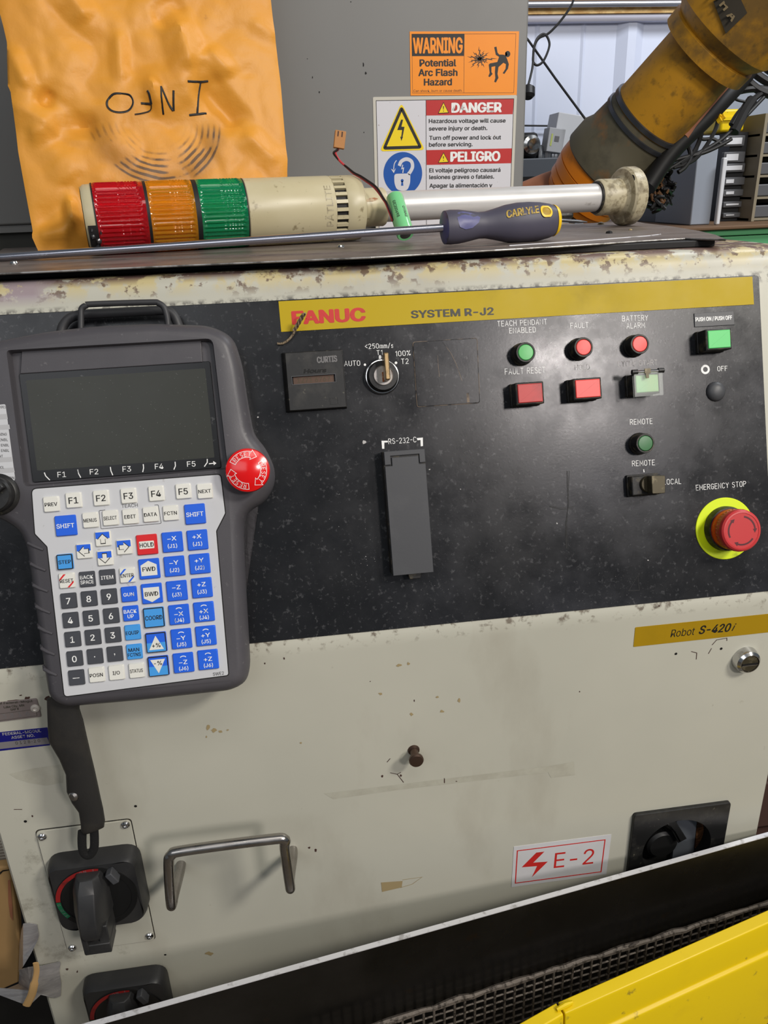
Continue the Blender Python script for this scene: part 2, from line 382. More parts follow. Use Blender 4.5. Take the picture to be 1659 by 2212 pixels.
mat('pendant_grey', (72, 70, 74), 0.46, layers=[(16, .5, .75, (86, 83, 86), {'amt': .5, 'detail': 6}), (160, .66, .72, (120, 118, 118), {'amt': .4, 'detail': 4})], bump=(900, .18, .0003), rvar=(20, .38, .52))
mat('loop_rubber', (48, 48, 50), 0.5, bump=(200, .2, .0004))
mat('keypad_sheet', (196, 197, 200), 0.5, layers=[(8, .5, .75, (182, 182, 184), {'amt': .6}), (90, .68, .73, (150, 146, 140), {'amt': .6})])
mat('key_white', (222, 221, 213), 0.5); mat('key_blue', (30, 96, 220), 0.45); mat('key_light_blue', (66, 152, 224), 0.45)
mat('key_dark', (66, 68, 74), 0.5); mat('key_red', (212, 32, 38), 0.45)
mat('lcd_glass', (48, 49, 43), 0.3, layers=[(5, .3, .8, (56, 58, 52), {'amt': .6}), (40, .3, .42, (150, 150, 148), {'amt': .5, 'vor': (300, .09), 'masks': []})], rvar=(12, .26, .34), spec=.4)
mat('lcd_frame', (12, 12, 13), 0.25, layers=[(90, .66, .7, (90, 90, 90), {'amt': .4})])
mat('stop_red', (222, 12, 14), 0.22, coat=.5, sss=.1)
mat('stop_red_dull', (190, 50, 52), 0.42, layers=[(12, .5, .7, (160, 40, 44), {'amt': .5})])
mat('dark_red', (84, 26, 34), 0.5)
mat('stop_orange', (228, 70, 20), 0.35, layers=[(60, .5, .62, (70, 40, 16), {'amt': .8, 'detail': 5})])
mat('stop_yellow', (212, 232, 8), 0.42, layers=[(30, .62, .72, (90, 110, 10), {'amt': .7, 'detail': 8})])
mat('lamp_green', (78, 176, 92), 0.35, layers=[(120, .62, .68, (28, 70, 34), {'amt': .8})]); mat('lamp_dark_green', (46, 106, 58), 0.35)
mat('lamp_red', (228, 62, 54), 0.35, layers=[(60, .6, .7, (160, 40, 36), {'amt': .5})]); mat('lamp_bright_green', (84, 200, 108), 0.4, layers=[(100, .66, .7, (20, 40, 20), {'amt': .9})])
mat('lamp_pale_green', (130, 196, 134), 0.4, layers=[(20, .4, .7, (170, 190, 120), {'amt': .6})]); mat('lamp_dull_red', (186, 50, 48), 0.4, layers=[(40, .5, .7, (140, 44, 44), {'amt': .6})])
mat('clear_plastic', (236, 240, 236), 0.15, alpha=.13)
mat('chrome', (200, 200, 200), 0.16, metal=1.0, layers=[(90, .5, .7, (120, 112, 104), {'amt': .6, 'detail': 5})])
mat('dull_chrome', (168, 164, 160), 0.24, metal=1.0, layers=[(14, .45, .7, (110, 98, 88), {'amt': .7, 'detail': 6, 'stretch': (1, 1, 1)})], rvar=(40, .18, .4))
mat('switch_silver', (172, 168, 164), 0.38, metal=.7, layers=[(60, .5, .66, (90, 74, 60), {'amt': .7, 'detail': 5})])
mat('brass_key', (176, 150, 110), 0.32, metal=.9, layers=[(80, .5, .6, (90, 80, 66), {'amt': .7})])
mat('dark_key', (74, 68, 52), 0.4, metal=.5, layers=[(120, .55, .66, (120, 112, 90), {'amt': .6})])
mat('bronze_steel', (94, 76, 66), 0.36, metal=.8)
mat('steel', (176, 178, 182), 0.26, metal=1.0)
mat('worn_edge', (120, 104, 88), 0.6, layers=[(120, .45, .55, (34, 33, 34), {'amt': 1, 'detail': 5})])
mat('tag_metal', (134, 124, 122), 0.4, metal=.4); mat('rivet', (186, 180, 172), .4, metal=.3)
mat('asset_blue', (18, 20, 110), .4, layers=[(120, .62, .7, (60, 70, 140), {'amt': .6})]); mat('asset_grey', (122, 118, 120), .45)
mat('faint_print', (110, 108, 108), .5); mat('label_white', (206, 205, 206), .45, layers=[(14, .5, .8, (188, 188, 186), {'amt': .5})])
mat('hole_black', (10, 9, 8), .7); mat('chip_brown', (70, 48, 42), .7); mat('chip_tan', (160, 142, 104), .7); mat('residue', (172, 169, 154), .6, layers=[(60, .4, .6, (180, 178, 163), {'amt': 1, 'detail': 6})])
mat('warn_orange', (242, 142, 8), .42, layers=[(12, .5, .8, (232, 132, 10), {'amt': .6})])
mat('danger_red', (184, 34, 32), .42); mat('sign_white', (208, 207, 212), .42, layers=[(180, .70, .73, (120, 100, 80), {'amt': .8})]); mat('sign_edge', (196, 192, 180), .5)
mat('sign_tri_yellow', (238, 208, 10), .42); mat('sign_blue', (10, 80, 164), .42)
mat('enclosure_grey', (122, 121, 118), .42, layers=[(2.5, .4, .7, (124, 126, 126), {'amt': .6}), (40, .72, .75, (60, 60, 60), {'amt': .7})], bump=(500, .06, .0003), rvar=(6, .38, .5))
mat('plinth_dark', (52, 52, 46), .6)
mat('sheet_steel', (126, 116, 110), .46, metal=.35, layers=[(30, .45, .7, (84, 74, 70), {'amt': .8, 'detail': 8, 'stretch': (.4, 1, 1)}), (160, .6, .7, (140, 130, 122), {'amt': .5, 'detail': 4})], bump=(160, .2, .0004), rvar=(30, .34, .55))
mat('cut_edge', (158, 156, 154), .4, metal=.6, layers=[(60, .45, .6, (70, 66, 62), {'amt': .8, 'detail': 6})]); mat('lid_black', (26, 25, 25), .6)
mat('beacon_cream', (190, 180, 148), .36, layers=[(90, .62, .70, (110, 96, 66), {'amt': .75, 'detail': 5}), (10, .45, .75, (176, 164, 128), {'amt': .6}), (26, .66, .74, (134, 88, 44), {'amt': .6, 'detail': 8})], bump=(300, .1, .0003))
mat('base_cream', (182, 172, 144), .4, layers=[(40, .50, .62, (92, 80, 58), {'amt': .8, 'detail': 8}), (150, .5, .6, (120, 108, 80), {'amt': .6, 'detail': 5})], bump=(200, .2, .0004))
mat('lens_red', (236, 24, 44), .08, trans=.8); mat('lens_amber', (255, 182, 24), .08, trans=.8); mat('lens_green', (24, 190, 128), .08, trans=.8)
mat('lens_core', (210, 200, 190), .3)
mat('seal_black', (22, 20, 20), .6); mat('rust', (150, 84, 36), .7, layers=[(60, .5, .6, (196, 180, 150), {'amt': .8})])
mat('white_pole', (198, 196, 194), .34, metal=.25, layers=[(30, .60, .68, (96, 84, 72), {'amt': .8, 'detail': 8, 'stretch': (.4, 1, 1)})], rvar=(20, .28, .45))
mat('driver_grey', (72, 70, 84), .5, layers=[(20, .5, .8, (82, 78, 92), {'amt': .5})], bump=(700, .1, .0002)); mat('driver_purple', (84, 84, 128), .42); mat('driver_yellow', (236, 190, 20), .4); mat('driver_letter', (196, 164, 70), .5, layers=[(200, .5, .6, (110, 98, 70), {'amt': .8})])
mat('shaft_steel', (190, 190, 200), .24, metal=1.0, rvar=(30, .18, .3)); mat('shaft_tip', (92, 82, 84), .4, metal=.9)
mat('battery_green', (124, 204, 140), .22, coat=.4, layers=[(10, .4, .7, (88, 172, 108), {'amt': .6})]); mat('wire_red', (190, 60, 66), .4); mat('wire_black', (32, 20, 20), .4); mat('connector_brown', (178, 122, 66), .5); mat('foil', (90, 90, 92), .3, metal=.8)
mat('wire_tan', (136, 120, 96), .7, layers=[(600, .5, .6, (60, 44, 30), {'amt': .9})])
mat('rubber_black', (40, 39, 38), .52, layers=[(20, .45, .7, (62, 58, 52), {'amt': .6, 'detail': 6})], bump=(600, .3, .0004)); mat('webbing', (16, 16, 16), .8, bump=(900, .8, .0008))
mat('switch_black', (40, 40, 41), .42, layers=[(14, .5, .75, (70, 69, 66), {'amt': .5, 'detail': 8})], bump=(500, .12, .0003)); mat('dial_black', (20, 20, 20), .5); mat('dial_red', (136, 26, 26), .5, layers=[(60, .6, .7, (60, 30, 26), {'amt': .6})]); mat('dial_green', (22, 96, 62), .5)
mat('cardboard', (196, 158, 104), .75, layers=[(8, .4, .7, (180, 142, 92), {'amt': .7}), (4, .5, .6, (150, 116, 72), {'amt': .5, 'stretch': (1, 1, .3)})], bump=(60, .2, .001))
mat('silver_tape', (150, 148, 150), .3, metal=.5, layers=[(80, .4, .7, (196, 194, 192), {'amt': .8, 'stretch': (.2, 1, 1)})], bump=(220, .6, .001, (.15, 1, 1)))
mat('louver_white', (206, 198, 184), .5); mat('black_matt', (14, 13, 12), .7)
mat('plate_steel', (62, 60, 58), .24, metal=.85, layers=[(8, .4, .7, (44, 42, 38), {'amt': .8, 'detail': 6}), (30, .62, .7, (74, 58, 40), {'amt': .6, 'detail': 6})], rvar=(14, .16, .36))
mat('bright_edge', (226, 226, 230), .35, metal=.4, layers=[(80, .55, .66, (150, 146, 144), {'amt': .7, 'detail': 6})])
mat('rough_mesh', (108, 100, 92), .6, metal=.4, layers=[(160, .5, .6, (50, 44, 38), {'amt': .9, 'detail': 6})], bump=(300, .6, .001))
mat('bin_yellow', (222, 190, 2), .42, layers=[(7, .55, .75, (196, 164, 20), {'amt': .6, 'detail': 8}), (50, .64, .7, (120, 100, 40), {'amt': .7, 'detail': 6})], bump=(40, .1, .001))
mat('concrete', (104, 96, 84), .7, layers=[(3, .4, .7, (84, 74, 60), {'amt': .8, 'detail': 8}), (40, .55, .7, (60, 52, 42), {'amt': .6})])
mat('wall_white', (208, 214, 232), .42, layers=[(2, .4, .7, (200, 206, 224), {'amt': .5})]); mat('trim_white', (206, 206, 222), .5)
mat('osb', (196, 150, 86), .7, layers=[(14, .4, .6, (226, 190, 126), {'amt': 1, 'detail': 3, 'stretch': (1, 1, 2)}), (30, .6, .7, (150, 104, 56), {'amt': .6})]); mat('beam_brown', (110, 84, 62), .7); mat('pipe_grey', (150, 152, 160), .35, metal=.5)
mat('robot_yellow', (198, 142, 34), .48, layers=[(6, .45, .72, (120, 92, 44), {'amt': .8, 'detail': 8}), (40, .55, .7, (92, 72, 34), {'amt': .6, 'detail': 7}), (3, .52, .62, (70, 64, 50), {'amt': .6, 'detail': 8})])
mat('robot_dirty', (98, 92, 74), .6, layers=[(7, .52, .66, (158, 100, 36), {'amt': .75, 'detail': 7}), (12, .5, .75, (56, 54, 44), {'amt': .7, 'detail': 8})])
mat('robot_orange', (232, 132, 22), .42, layers=[(8, .56, .7, (120, 70, 20), {'amt': .7, 'detail': 8})]); mat('robot_faded', (160, 104, 74), .6, layers=[(8, .4, .7, (128, 80, 60), {'amt': .7, 'detail': 6})]); mat('robot_grease', (92, 56, 24), .7, bump=(60, .9, .01), layers=[(60, .45, .6, (40, 26, 14), {'amt': .9})])
mat('band_steel', (96, 98, 104), .3, metal=.8); mat('hose_black', (24, 23, 22), .5); mat('hose_brown', (92, 60, 28), .6)
mat('plate_label', (64, 58, 48), .6); mat('plate_letter', (112, 96, 66), .6)
mat('grey_paint', (140, 146, 156), .5); mat('grey_dark', (84, 88, 94), .5); mat('bin_black', (30, 30, 32), .5); mat('slot_grey', (86, 86, 88), .5); mat('paper', (206, 206, 208), .6)
mat('tan_steel', (134, 124, 104), .5); mat('bench_green', (88, 158, 108), .5); mat('bench_wood', (104, 78, 54), .7); mat('box_white', (206, 206, 208), .6); mat('box_grey', (176, 176, 178), .6); mat('box_lime', (188, 196, 110), .6)
# ------------------------------------------------------------------ the setting
ROOMF = Fr((0, 0, 0), (1, 0, 0), (0, 1, 0))
ob('floor', G().box(ROOMF, -4, 7, -4, 5, -.05, 0), 'concrete', kind='structure')
YW = 4.0
g = G(); prof = []
x = .2
while x < 5.2:
    prof += [(x, 0), (x+.045, .03), (x+.085, .03), (x+.13, 0)]
    for k in (1, 2): xx = x+.13+.22*k; prof += [(xx-.012, 0), (xx, .006), (xx+.012, 0)] if k < 3 else []
    x += .76*.5 + .35
vs = []
for u, d in prof: vs += [(u, YW-d, 0.0), (u, YW-d, 3.6)]
g.add(vs, [(2*i, 2*i+2, 2*i+3, 2*i+1) for i in range(len(prof)-1)])
g.box(ROOMF, -4, .2, YW, YW+.05, 0, 3.6)
wall = ob('wall_back', g, 'wall_white', kind='structure', sharp=20)
def bx(px0, py0, px1, py1, Y, T_, g=None):
    a = at_y(px0, py1, Y); b_ = at_y(px1, py0, Y); g = g or G()
    return g.box(ROOMF, a.x, b_.x, Y, Y+T_, a.z, b_.z)
tz = [at_y(1250, yy, YW-.05).z for yy in (47, 31, 10, 5, -3, -60)]
ob('trim_1', G().box(ROOMF, -3, 4.6, YW-.05, YW-.001, tz[0], tz[1]), 'trim_white', kind='structure', bevel=.004)
ob('trim_2', G().box(ROOMF, -3, 4.6, YW-.06, YW-.001, tz[1]+.001, tz[2]), 'osb', kind='structure')
ob('trim_3', G().box(ROOMF, -3, 4.6, YW-.10, YW-.001, tz[2]+.001, tz[5]+.5), 'beam_brown', kind='structure')
pz = at_y(1250, 5, YW-.13).z
t = ob('conduit', G().tube([(-3, YW-.125, pz), (4.6, YW-.125, pz-.01)], .012, 12), 'pipe_grey', label='long grey conduit pipe running under the brown beam on the back wall', cat='pipe')
# ------------------------------------------------------------------ control cabinet
X0, X1 = -.3185, .5075
cab = thing('control_cabinet', (0, YD+.3, 0), 'cream steel robot control cabinet with a sloping black operator panel and worn rim', 'control cabinet')
sl = lambda z: YD + (z-.8976)*math.tan(TILT)
zt = 1.2335
bend = [(YD, .888), (YD+.0006, .8935), (sl(.9005)-.0002, .9005), (sl(.906), .906)]
top = [(sl(1.212), 1.212)]
for k in range(7):
    a = math.radians(19.2+ (90-19.2)*k/6); top.append((sl(1.2175)+.018*(1-math.cos(a-TILT))*1.0+.0178*0+.004*k/6*1.2, 1.2175+.016*math.sin((a-TILT)*90/70.8)))
prof = [(YD, .12)]+bend+top+[(sl(1.2175)+.03, zt), (1.62, zt), (1.62, .12)]
g = G(); vs = []; fs = []; n = len(prof)
xs_ = [X0, X0+.003, X1-.003, X1]
for i, xx in enumerate(xs_):
    for y_, z_ in prof: vs.append((xx, y_ + (.003 if i in (0, 3) and y_ < 1 else 0), z_))
for i in range(3):
    for k in range(n): j = (k+1) % n; fs.append((i*n+k, (i+1)*n+k, (i+1)*n+j, i*n+j))
fs.append(tuple(range(n))); fs.append(tuple(3*n+k for k in reversed(range(n))))
g.add(vs, fs)
shell = ob('cabinet_shell', g, 'cabinet_cream', cab, sharp=30)
ob('base_frame', G().box(ROOMF, X0+.02, X1-.02, YD+.03, 1.6, 0, .1199), 'black_matt', cab)
# black operator panel
u1, vb = PAN.uv(1659, 1276.5); ul, vt = PAN.uv(1638, 595)
u0 = X0+.018-PAN.o.x
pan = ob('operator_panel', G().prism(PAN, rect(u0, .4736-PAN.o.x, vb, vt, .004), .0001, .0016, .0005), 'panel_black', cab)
PW = .0018
def c6(x, y): return (580+x/3.456, 600+y/3.456)
def c7(x, y): return (1040+x/2.68, 580+y/2.68)
def c8(x, y): return (1300+x/4.423, 980+y/4.423)
bs = ob('brand_strip', G().prism(PAN, pxl(PAN, [(601.5, 651), (1625, 597.5), (1628.5, 657.5), (607.5, 717)], .002), .0016, .0022), 'sign_yellow', cab)
ob('lettering', text_px(G(), PAN, 'FANUC', (631, 700.5), (791, 692), 27, .0023, bold=.042), 'red_print', bs, label='red maker lettering')
ob('lettering', text_px(G(), PAN, 'SYSTEM R-J2', (888, 687), (1067, 679.5), 15.5, .0023, bold=.03), 'grey_print', bs, label='dark grey system lettering')
def plet(s, bl, br, cap, mt='white_print', st=.105):
    return ob('lettering', text_px(G(), PAN, s, bl, br, cap, PW, stroke=st), mt, pan)
plet('TEACH PENDANT', c7(92, 335), c7(380, 322), 11); plet('ENABLED', c7(162, 375), c7(315, 368), 11)
plet('FAULT', c7(515, 346), c7(620, 341), 11); plet('BATTERY', c7(814, 305), c7(965, 300), 11); plet('ALARM', c7(840, 347), c7(946, 342), 11)
plet('FAULT RESET', c7(136, 613), c7(370, 603), 12); plet('HOLD', c7(541, 586), c7(628, 582), 10, 'worn_print'); plet('CYCLE START', c7(791, 568), c7(1018, 558), 11, 'worn_print')
plet('REMOTE', c7(860, 904), c7(991, 898), 11); plet('REMOTE', c7(872, 1144), c7(1004, 1137), 11)
plet('LOCAL', c8(586, 295), c8(760, 286), 11); plet('EMERGENCY STOP', c8(900, 350), c8(1380, 311), 11); plet('OFF', c7(1366, 594), c7(1425, 591), 10)
plet('AUTO', c6(566, 659), c6(685, 655), 10.5); plet('T1', c6(808, 576), c6(852, 573), 9.5); plet('<250mm/s', c6(719, 530), c6(932, 522), 10, st=.11); plet('100%', c6(949, 586), c6(1062, 578), 10.5); plet('T2', c6(991, 643), c6(1047, 640), 10.5)
plet('RS-232-C', c6(896, 1241), c6(1104, 1226), 11)
g = G()
for pts in ([(572, 240), (634, 240), (634, 256), (600, 258), (600, 320), (578, 320)], [(922, 214), (983, 208), (985, 292), (962, 296), (960, 232), (930, 236)]):
    g.flat(PAN, pxl(PAN, pts, PW, 4.608, 700, 900), PW)
ob('bracket_mark', g, 'white_print', pan)
g = G()
for x, y, r in ((720, 649, 9), (833, 588, 10), (833, 597, 10), (952, 635, 10)): g.flat(PAN, circ(*PAN.uv(*c6(x, y), PW), r/3.456/2290, 12), PW)
cu, cv = PAN.uv(1523.7, 798, PW); g.ring(PAN, circ(cu, cv, .0046, 28), circ(cu, cv, .0025, 28), PW-.0001, PW)
a = c8(400, 150); b_ = c8(404, 178); g.ribbon(PAN, [PAN.uv(*a, PW), PAN.uv(*b_, PW)], .0009, PW)
ob('switch_mark', g, 'white_print', pan)
# scratches of the panel
g = G()
for pts in ([(1227, 1020), (1226, 1060), (1229, 1090), (1224, 1130), (1226, 1185)], [(1186, 1094), (1215, 1100), (1240, 1096)]):
    for k in range(3): g.ribbon(PAN, [PAN.uv(x+random.uniform(-3, 3), y+random.uniform(-3, 3), PW) for x, y in pts], .0004, PW)
q = [PAN.uv(1358, 1276, PW), PAN.uv(1381, 1275, PW), PAN.uv(1378, 1243, PW)]; g.ribbon(PAN, q, .0007, PW, closed=True)
ob('scratch', g, 'dial_black', pan)
g = G()
for (x, y, r) in ((786, 955, 6), (557, 901, 2.5), (1203, 1131, 3), (1400, 1210, 2), (928, 1014, 2.2), (790, 1202, 1.6), (995, 1057, 2)):
    g.flat(PAN, [PAN.uv(x+r*math.cos(a)*random.uniform(.5, 1.1), y+r*.8*math.sin(a)*random.uniform(.5, 1.1), PW) for a in [k*.9 for k in range(7)]], PW)
ob('paint_fleck', g, 'worn_print', pan, kind='stuff')
# round pilot lamps
def pilot(x, y, lens, lab, h=.016):
    u, v = PAN.uv(x, y, h); o = PAN.p(u, v, .0016)
    b = ob('pilot_lamp', G().lathe(o, PAN.ez, [(.0108, 0), (.0108, .002), (.0098, .0035), (.0096, h-.0028), (.0091, h-.0016), (.0078, h-.0016), (.0076, h-.003), (.001, h-.003)], 36), 'grimy_black', cab, label=lab)
    ob('lens', G().lathe(o, PAN.ez, [(.0075, h-.0032), (.0074, h-.002), (.0068, h-.0014), (.003, h-.0012), (.0005, h-.0012)], 32), lens, b)
pilot(1136, 761, 'lamp_green', 'green pilot lamp'); pilot(1261, 750, 'lamp_red', 'red pilot lamp'); pilot(1382.5, 743, 'lamp_red', 'red pilot lamp'); pilot(1394.5, 957.5, 'lamp_dark_green', 'dark green pilot lamp')
def square(pts, lens, lab, h=.021, name='push_button'):
    q = pxl(PAN, [c7(*p_) for p_ in pts], h); us = [p_[0] for p_ in q]; v_ = [p_[1] for p_ in q]
    a0, a1, b0, b1 = sum(sorted(us)[:2])/2, sum(sorted(us)[2:])/2, sum(sorted(v_)[:2])/2, sum(sorted(v_)[2:])/2
    e = .0016
    g = G().prism(PAN, rect(a0-.0022, a1+.0022, b0-.0022, b1+.0022, .001), .0016, .006, .0006)
    g.loft(PAN, [(rect(a0-e, a1+e, b0-e, b1+e, .001), .006), (rect(a0-e, a1+e, b0-e, b1+e, .001), h-.0008), (rect(a0-.0006, a1+.0006, b0-.0006, b1+.0006, .001), h)])
    b = ob(name, g, 'grimy_black', cab, label=lab)
    ob('lens', G().prism(PAN, rect(a0, a1, b0, b1, .0008), h-.0006, h+.0012, .0007), lens, b)
    return b, (a0, a1, b0, b1)
square([(207, 672), (350, 662), (354, 772), (212, 780)], 'lamp_dull_red', 'dull red square push button')
square([(542, 648), (684, 638), (688, 742), (545, 752)], 'lamp_red', 'bright red square push button')
bt, (a0, a1, b0, b1) = square([(890, 620), (1020, 612), (1024, 712), (893, 722)], 'lamp_pale_green', 'pale green push button under a clear flap')
g = G().box(PAN, a0-.003, a1+.003, b0-.004, b1+.002, .0245, .0257)
g.box(PAN, a0-.003, a0-.0018, b0-.004, b1, .021, .0245).box(PAN, a1+.0018, a1+.003, b0-.004, b1, .021, .0245)
ob('clear_flap', g, 'clear_plastic', bt, bevel=.0004)
g = G().tube([PAN.p(a0-.0045, b1+.003, .0245), PAN.p(a0+.001, b1+.003, .0245)], .0024, 14).tube([PAN.p(a1-.001, b1+.003, .0245), PAN.p(a1+.0045, b1+.003, .0245)], .0024, 14)
ob('flap_hinge', g, 'black_plastic', bt)
ob('hinge_pin', G().tube([PAN.p(a0+.001, b1+.003, .0248), PAN.p(a1-.001, b1+.003, .0248)], .0014, 12), 'chrome', bt)
ob('flap_latch', G().box(PAN, (a0+a1)/2-.004, (a0+a1)/2+.002, b1+.001, b1+.0055, .0258, .0268).box(PAN, (a0+a1)/2-.003, (a0+a1)/2, b1-.0035, b1+.001, .0258, .0266), 'dark_key', bt)
square([(1308, 362), (1438, 353), (1440, 458), (1311, 464)], 'lamp_bright_green', 'bright green push button under the push on label')
pl = ob('button_label', G().prism(PAN, pxl(PAN, [(1499.5, 677), (1585, 671.5), (1587, 701.5), (1501, 706.5)], .0026), .0016, .0026, .0003), 'dark_grey_plastic', cab, label='grey engraved label over the green button')
ob('lettering', text_px(G(), PAN, 'PUSH ON / PUSH OFF', (1502.3, 694.3), (1581.5, 690), 8.3, .0027, bold=.04), 'white_print', pl)
u, v = PAN.uv(1547, 845.5, .003); ob('blanking_plug', G().lathe(PAN.p(u, v, .0016), PAN.ez, [(.0098, 0), (.0097, .0012), (.0088, .0030), (.0068, .0046), (.004, .0055), (.001, .0058)], 36), 'dark_grey_plastic', cab)
# emergency stop
u, v = PAN.uv(1566, 1141.5, .002); o = PAN.p(u, v, .0016)
es = ob('emergency_stop', G().lathe(o, PAN.ez, [(.0225, .001), (.0225, .004), (.0215, .0095), (.018, .0098)], 48), 'grimy_black', cab, label='red mushroom emergency stop on a yellow disc')
ob('yellow_disc', G().lathe(o, PAN.ez, [(.0310, 0), (.0310, .0007), (.0305, .001), (.0225, .001)], 64), 'stop_yellow', es)
ob('collar', G().lathe(o, PAN.ez, [(.0200, .0095), (.0200, .0150), (.0192, .0185), (.018, .019)], 48), 'stop_orange', es)
ob('knurl', G().lathe(o, PAN.ez, [(.0196, .0165), (.0202, .018), (.0202, .0205), (.019, .021)], 144, rad=lambda r, h, a: r*(1+.012*math.copysign(1, math.sin(a*36)))), 'stop_red_dull', es)
hd = ob('mushroom_head', G().lathe(o, PAN.ez, [(.0185, .0205), (.0200, .0210), (.0207, .0235), (.0207, .0262), (.0201, .0288), (.0186, .0302), (.0172, .0304), (.0168, .0300), (.001, .0300)], 56), 'stop_red_dull', es)
ARC = lambda fr, u, v, r, a0, a1, n=12: [(u+r*math.cos(math.radians(a0+(a1-a0)*k/n)), v+r*math.sin(math.radians(a0+(a1-a0)*k/n))) for k in range(n+1)]
g = G()
for a0_, a1_ in ((205, 128), (78, -5), (-38, -120)):
    g.ribbon(PAN, ARC(PAN, u, v, .0136, a0_, a1_+9), .0017, .0317)
    c = math.radians(a1_+9); t = math.radians(a1_-8); R_ = .0136
    g.flat(PAN, [(u+(R_+.0022)*math.cos(c), v+(R_+.0022)*math.sin(c)), (u+(R_-.0022)*math.cos(c), v+(R_-.0022)*math.sin(c)), (u+R_*math.cos(t), v+R_*math.sin(t))], .0317)
ob('rotation_arrow', g, 'dark_red', es)
# mode switch
u, v = PAN.uv(826.5, 812.5, .008); o = PAN.p(u, v, .0016)
ms = ob('mode_switch', G().lathe(o, PAN.ez, [(.0148, 0), (.0148, .0018), (.0142, .005), (.0140, .0105), (.0132, .012), (.008, .012)], 48), 'black_plastic', cab, label='key operated mode switch with chrome ring')
ob('chrome_ring', G().lathe(o, PAN.ez, [(.0168, 0), (.0166, .0026), (.0156, .0042), (.0148, .0044), (.0146, .001)], 48), 'chrome', ms)
ob('lock_cylinder', G().lathe(o, PAN.ez, [(.0093, .011), (.0093, .0128), (.0088, .0134), (.0086, .0128), (.001, .0126)], 36), 'switch_silver', ms)
ob('key', G().prism(PAN, rect(u-.0002, u+.0044, v-.006, v+.0185, .0015), .0142, .030, .001), 'brass_key', ms)
ob('key_slot', G().box(PAN, u-.0012, u+.0002, v-.006, v+.003, .0141, .0148), 'rust', ms)
# hour meter
Q = pxl(PAN, [c6(118, 560), c6(551, 537), c6(583, 965), c6(160, 993)], .009)
mu0, mu1 = (Q[0][0]+Q[3][0])/2, (Q[1][0]+Q[2][0])/2; mv0, mv1 = (Q[2][1]+Q[3][1])/2, (Q[0][1]+Q[1][1])/2
hm = ob('hour_meter', G().loft(PAN, [(rect(mu0-.0035, mu1+.0008, mv0-.001, mv1+.001, .001), .0016), (rect(mu0-.0025, mu1+.0006, mv0-.0008, mv1+.0008, .001), .005), (rect(mu0, mu1, mv0, mv1, .0008), .0086), (rect(mu0+.0005, mu1-.0005, mv0+.0005, mv1-.0005, .0008), .009)]), 'black_plastic', cab, label='black square hour meter')
W6 = pxl(PAN, [c6(175, 740), c6(497, 728), c6(500, 795), c6(180, 813)], .009)
wu0, wu1, wv0, wv1 = W6[0][0], W6[1][0], W6[3][1]+.002, W6[0][1]
carve(hm, G().box(PAN, wu0, wu1, wv0, wv1, .0055, .012))
ob('counter_frame', G().ring(PAN, rect(wu0-.0006, wu1+.0006, wv0-.0006, wv1+.0006), rect(wu0, wu1, wv0, wv1), .0089, .0094), 'dark_grey_plastic', hm)
ct = ob('counter_wheels', G().box(PAN, wu0+.001, wu1-.001, wv0, wv1, .0055, .0066), 'bronze_steel', hm)
ob('digits', text_uv(G(), PAN, '1271 6767', (wu0+wu1)/2, (wv0+wv1)/2, .0042, .031, .0067), 'dark_key', hm)
ob('lettering', text_px(G(), PAN, 'CURTIS', c6(362, 636), c6(515, 624), 12.5, .0092, bold=.05), 'faint_print', hm)
ob('lettering', text_px(G(), PAN, 'Hours', c6(262, 712), c6(435, 703), 8.5, .0093, bold=.03, shear=.2), 'hole_black', hm)
ob('moulded_square', G().ring(PAN, rect(*[f(c6(460, 930)) for f in (lambda q: PAN.uv(*q, .009)[0],)], PAN.uv(*c6(520, 930), .009)[0], PAN.uv(*c6(490, 945), .009)[1], PAN.uv(*c6(490, 895), .009)[1]), rect(PAN.uv(*c6(463, 930), .009)[0], PAN.uv(*c6(517, 930), .009)[0], PAN.uv(*c6(490, 942), .009)[1], PAN.uv(*c6(490, 898), .009)[1]), .009, .0093), 'black_plastic', hm)
# blank plate
q = pxl(PAN, [c6(1080, 482), c6(1555, 452), c6(1576, 932), c6(1112, 962)], .0025)
bp = ob('blank_plate', G().prism(PAN, rpoly(q, .0022), .0024, .0029, .0003), 'panel_black', cab)
ob('worn_rim', G().prism(PAN, rpoly(inset(ccw(q), -.0005), .0025), .0016, .0024), 'worn_edge', bp)
g = G()
for pts in ([(1300, 480), (1360, 560), (1400, 640), (1445, 770)], [(1262, 580), (1268, 660), (1276, 740)]): g.ribbon(PAN, [PAN.uv(*c6(x, y), .003) for x, y in pts], .0004, .003)
g.flat(PAN, [PAN.uv(*c6(x, y), .003) for x, y in ((1478, 860), (1496, 858), (1502, 930), (1482, 932))], .003)
ob('scratch', g, 'worn_edge', bp)
# serial port cover
def c9(x, y): return (700+x/4.608, 900+y/4.608)
q = pxl(PAN, [c9(592, 347), c9(1004, 322), c9(1085, 1552), c9(690, 1580)], .018)
ru0, ru1, rv0, rv1 = (q[0][0]+q[3][0])/2, (q[1][0]+q[2][0])/2, (q[2][1]+q[3][1])/2, (q[0][1]+q[1][1])/2
rs = ob('port_cover', G().prism(PAN, rect(ru0-.001, ru1, rv0+.001, rv1, .0006), .0016, .0172, .0006), 'grimy_black', cab, label='tall grey flap cover over the serial port')
k = (rv1-rv0)
ob('flap', G().prism(PAN, [(ru0, rv0), (ru1, rv0), (ru1, rv1-k*.118), (ru1-.0062, rv1-k*.118), (ru1-.0062, rv1-k*.052), (ru0+.0068, rv1-k*.052), (ru0+.0068, rv1-k*.118), (ru0, rv1-k*.118)], .0173, .0188, .0004), 'dark_grey_plastic', rs)
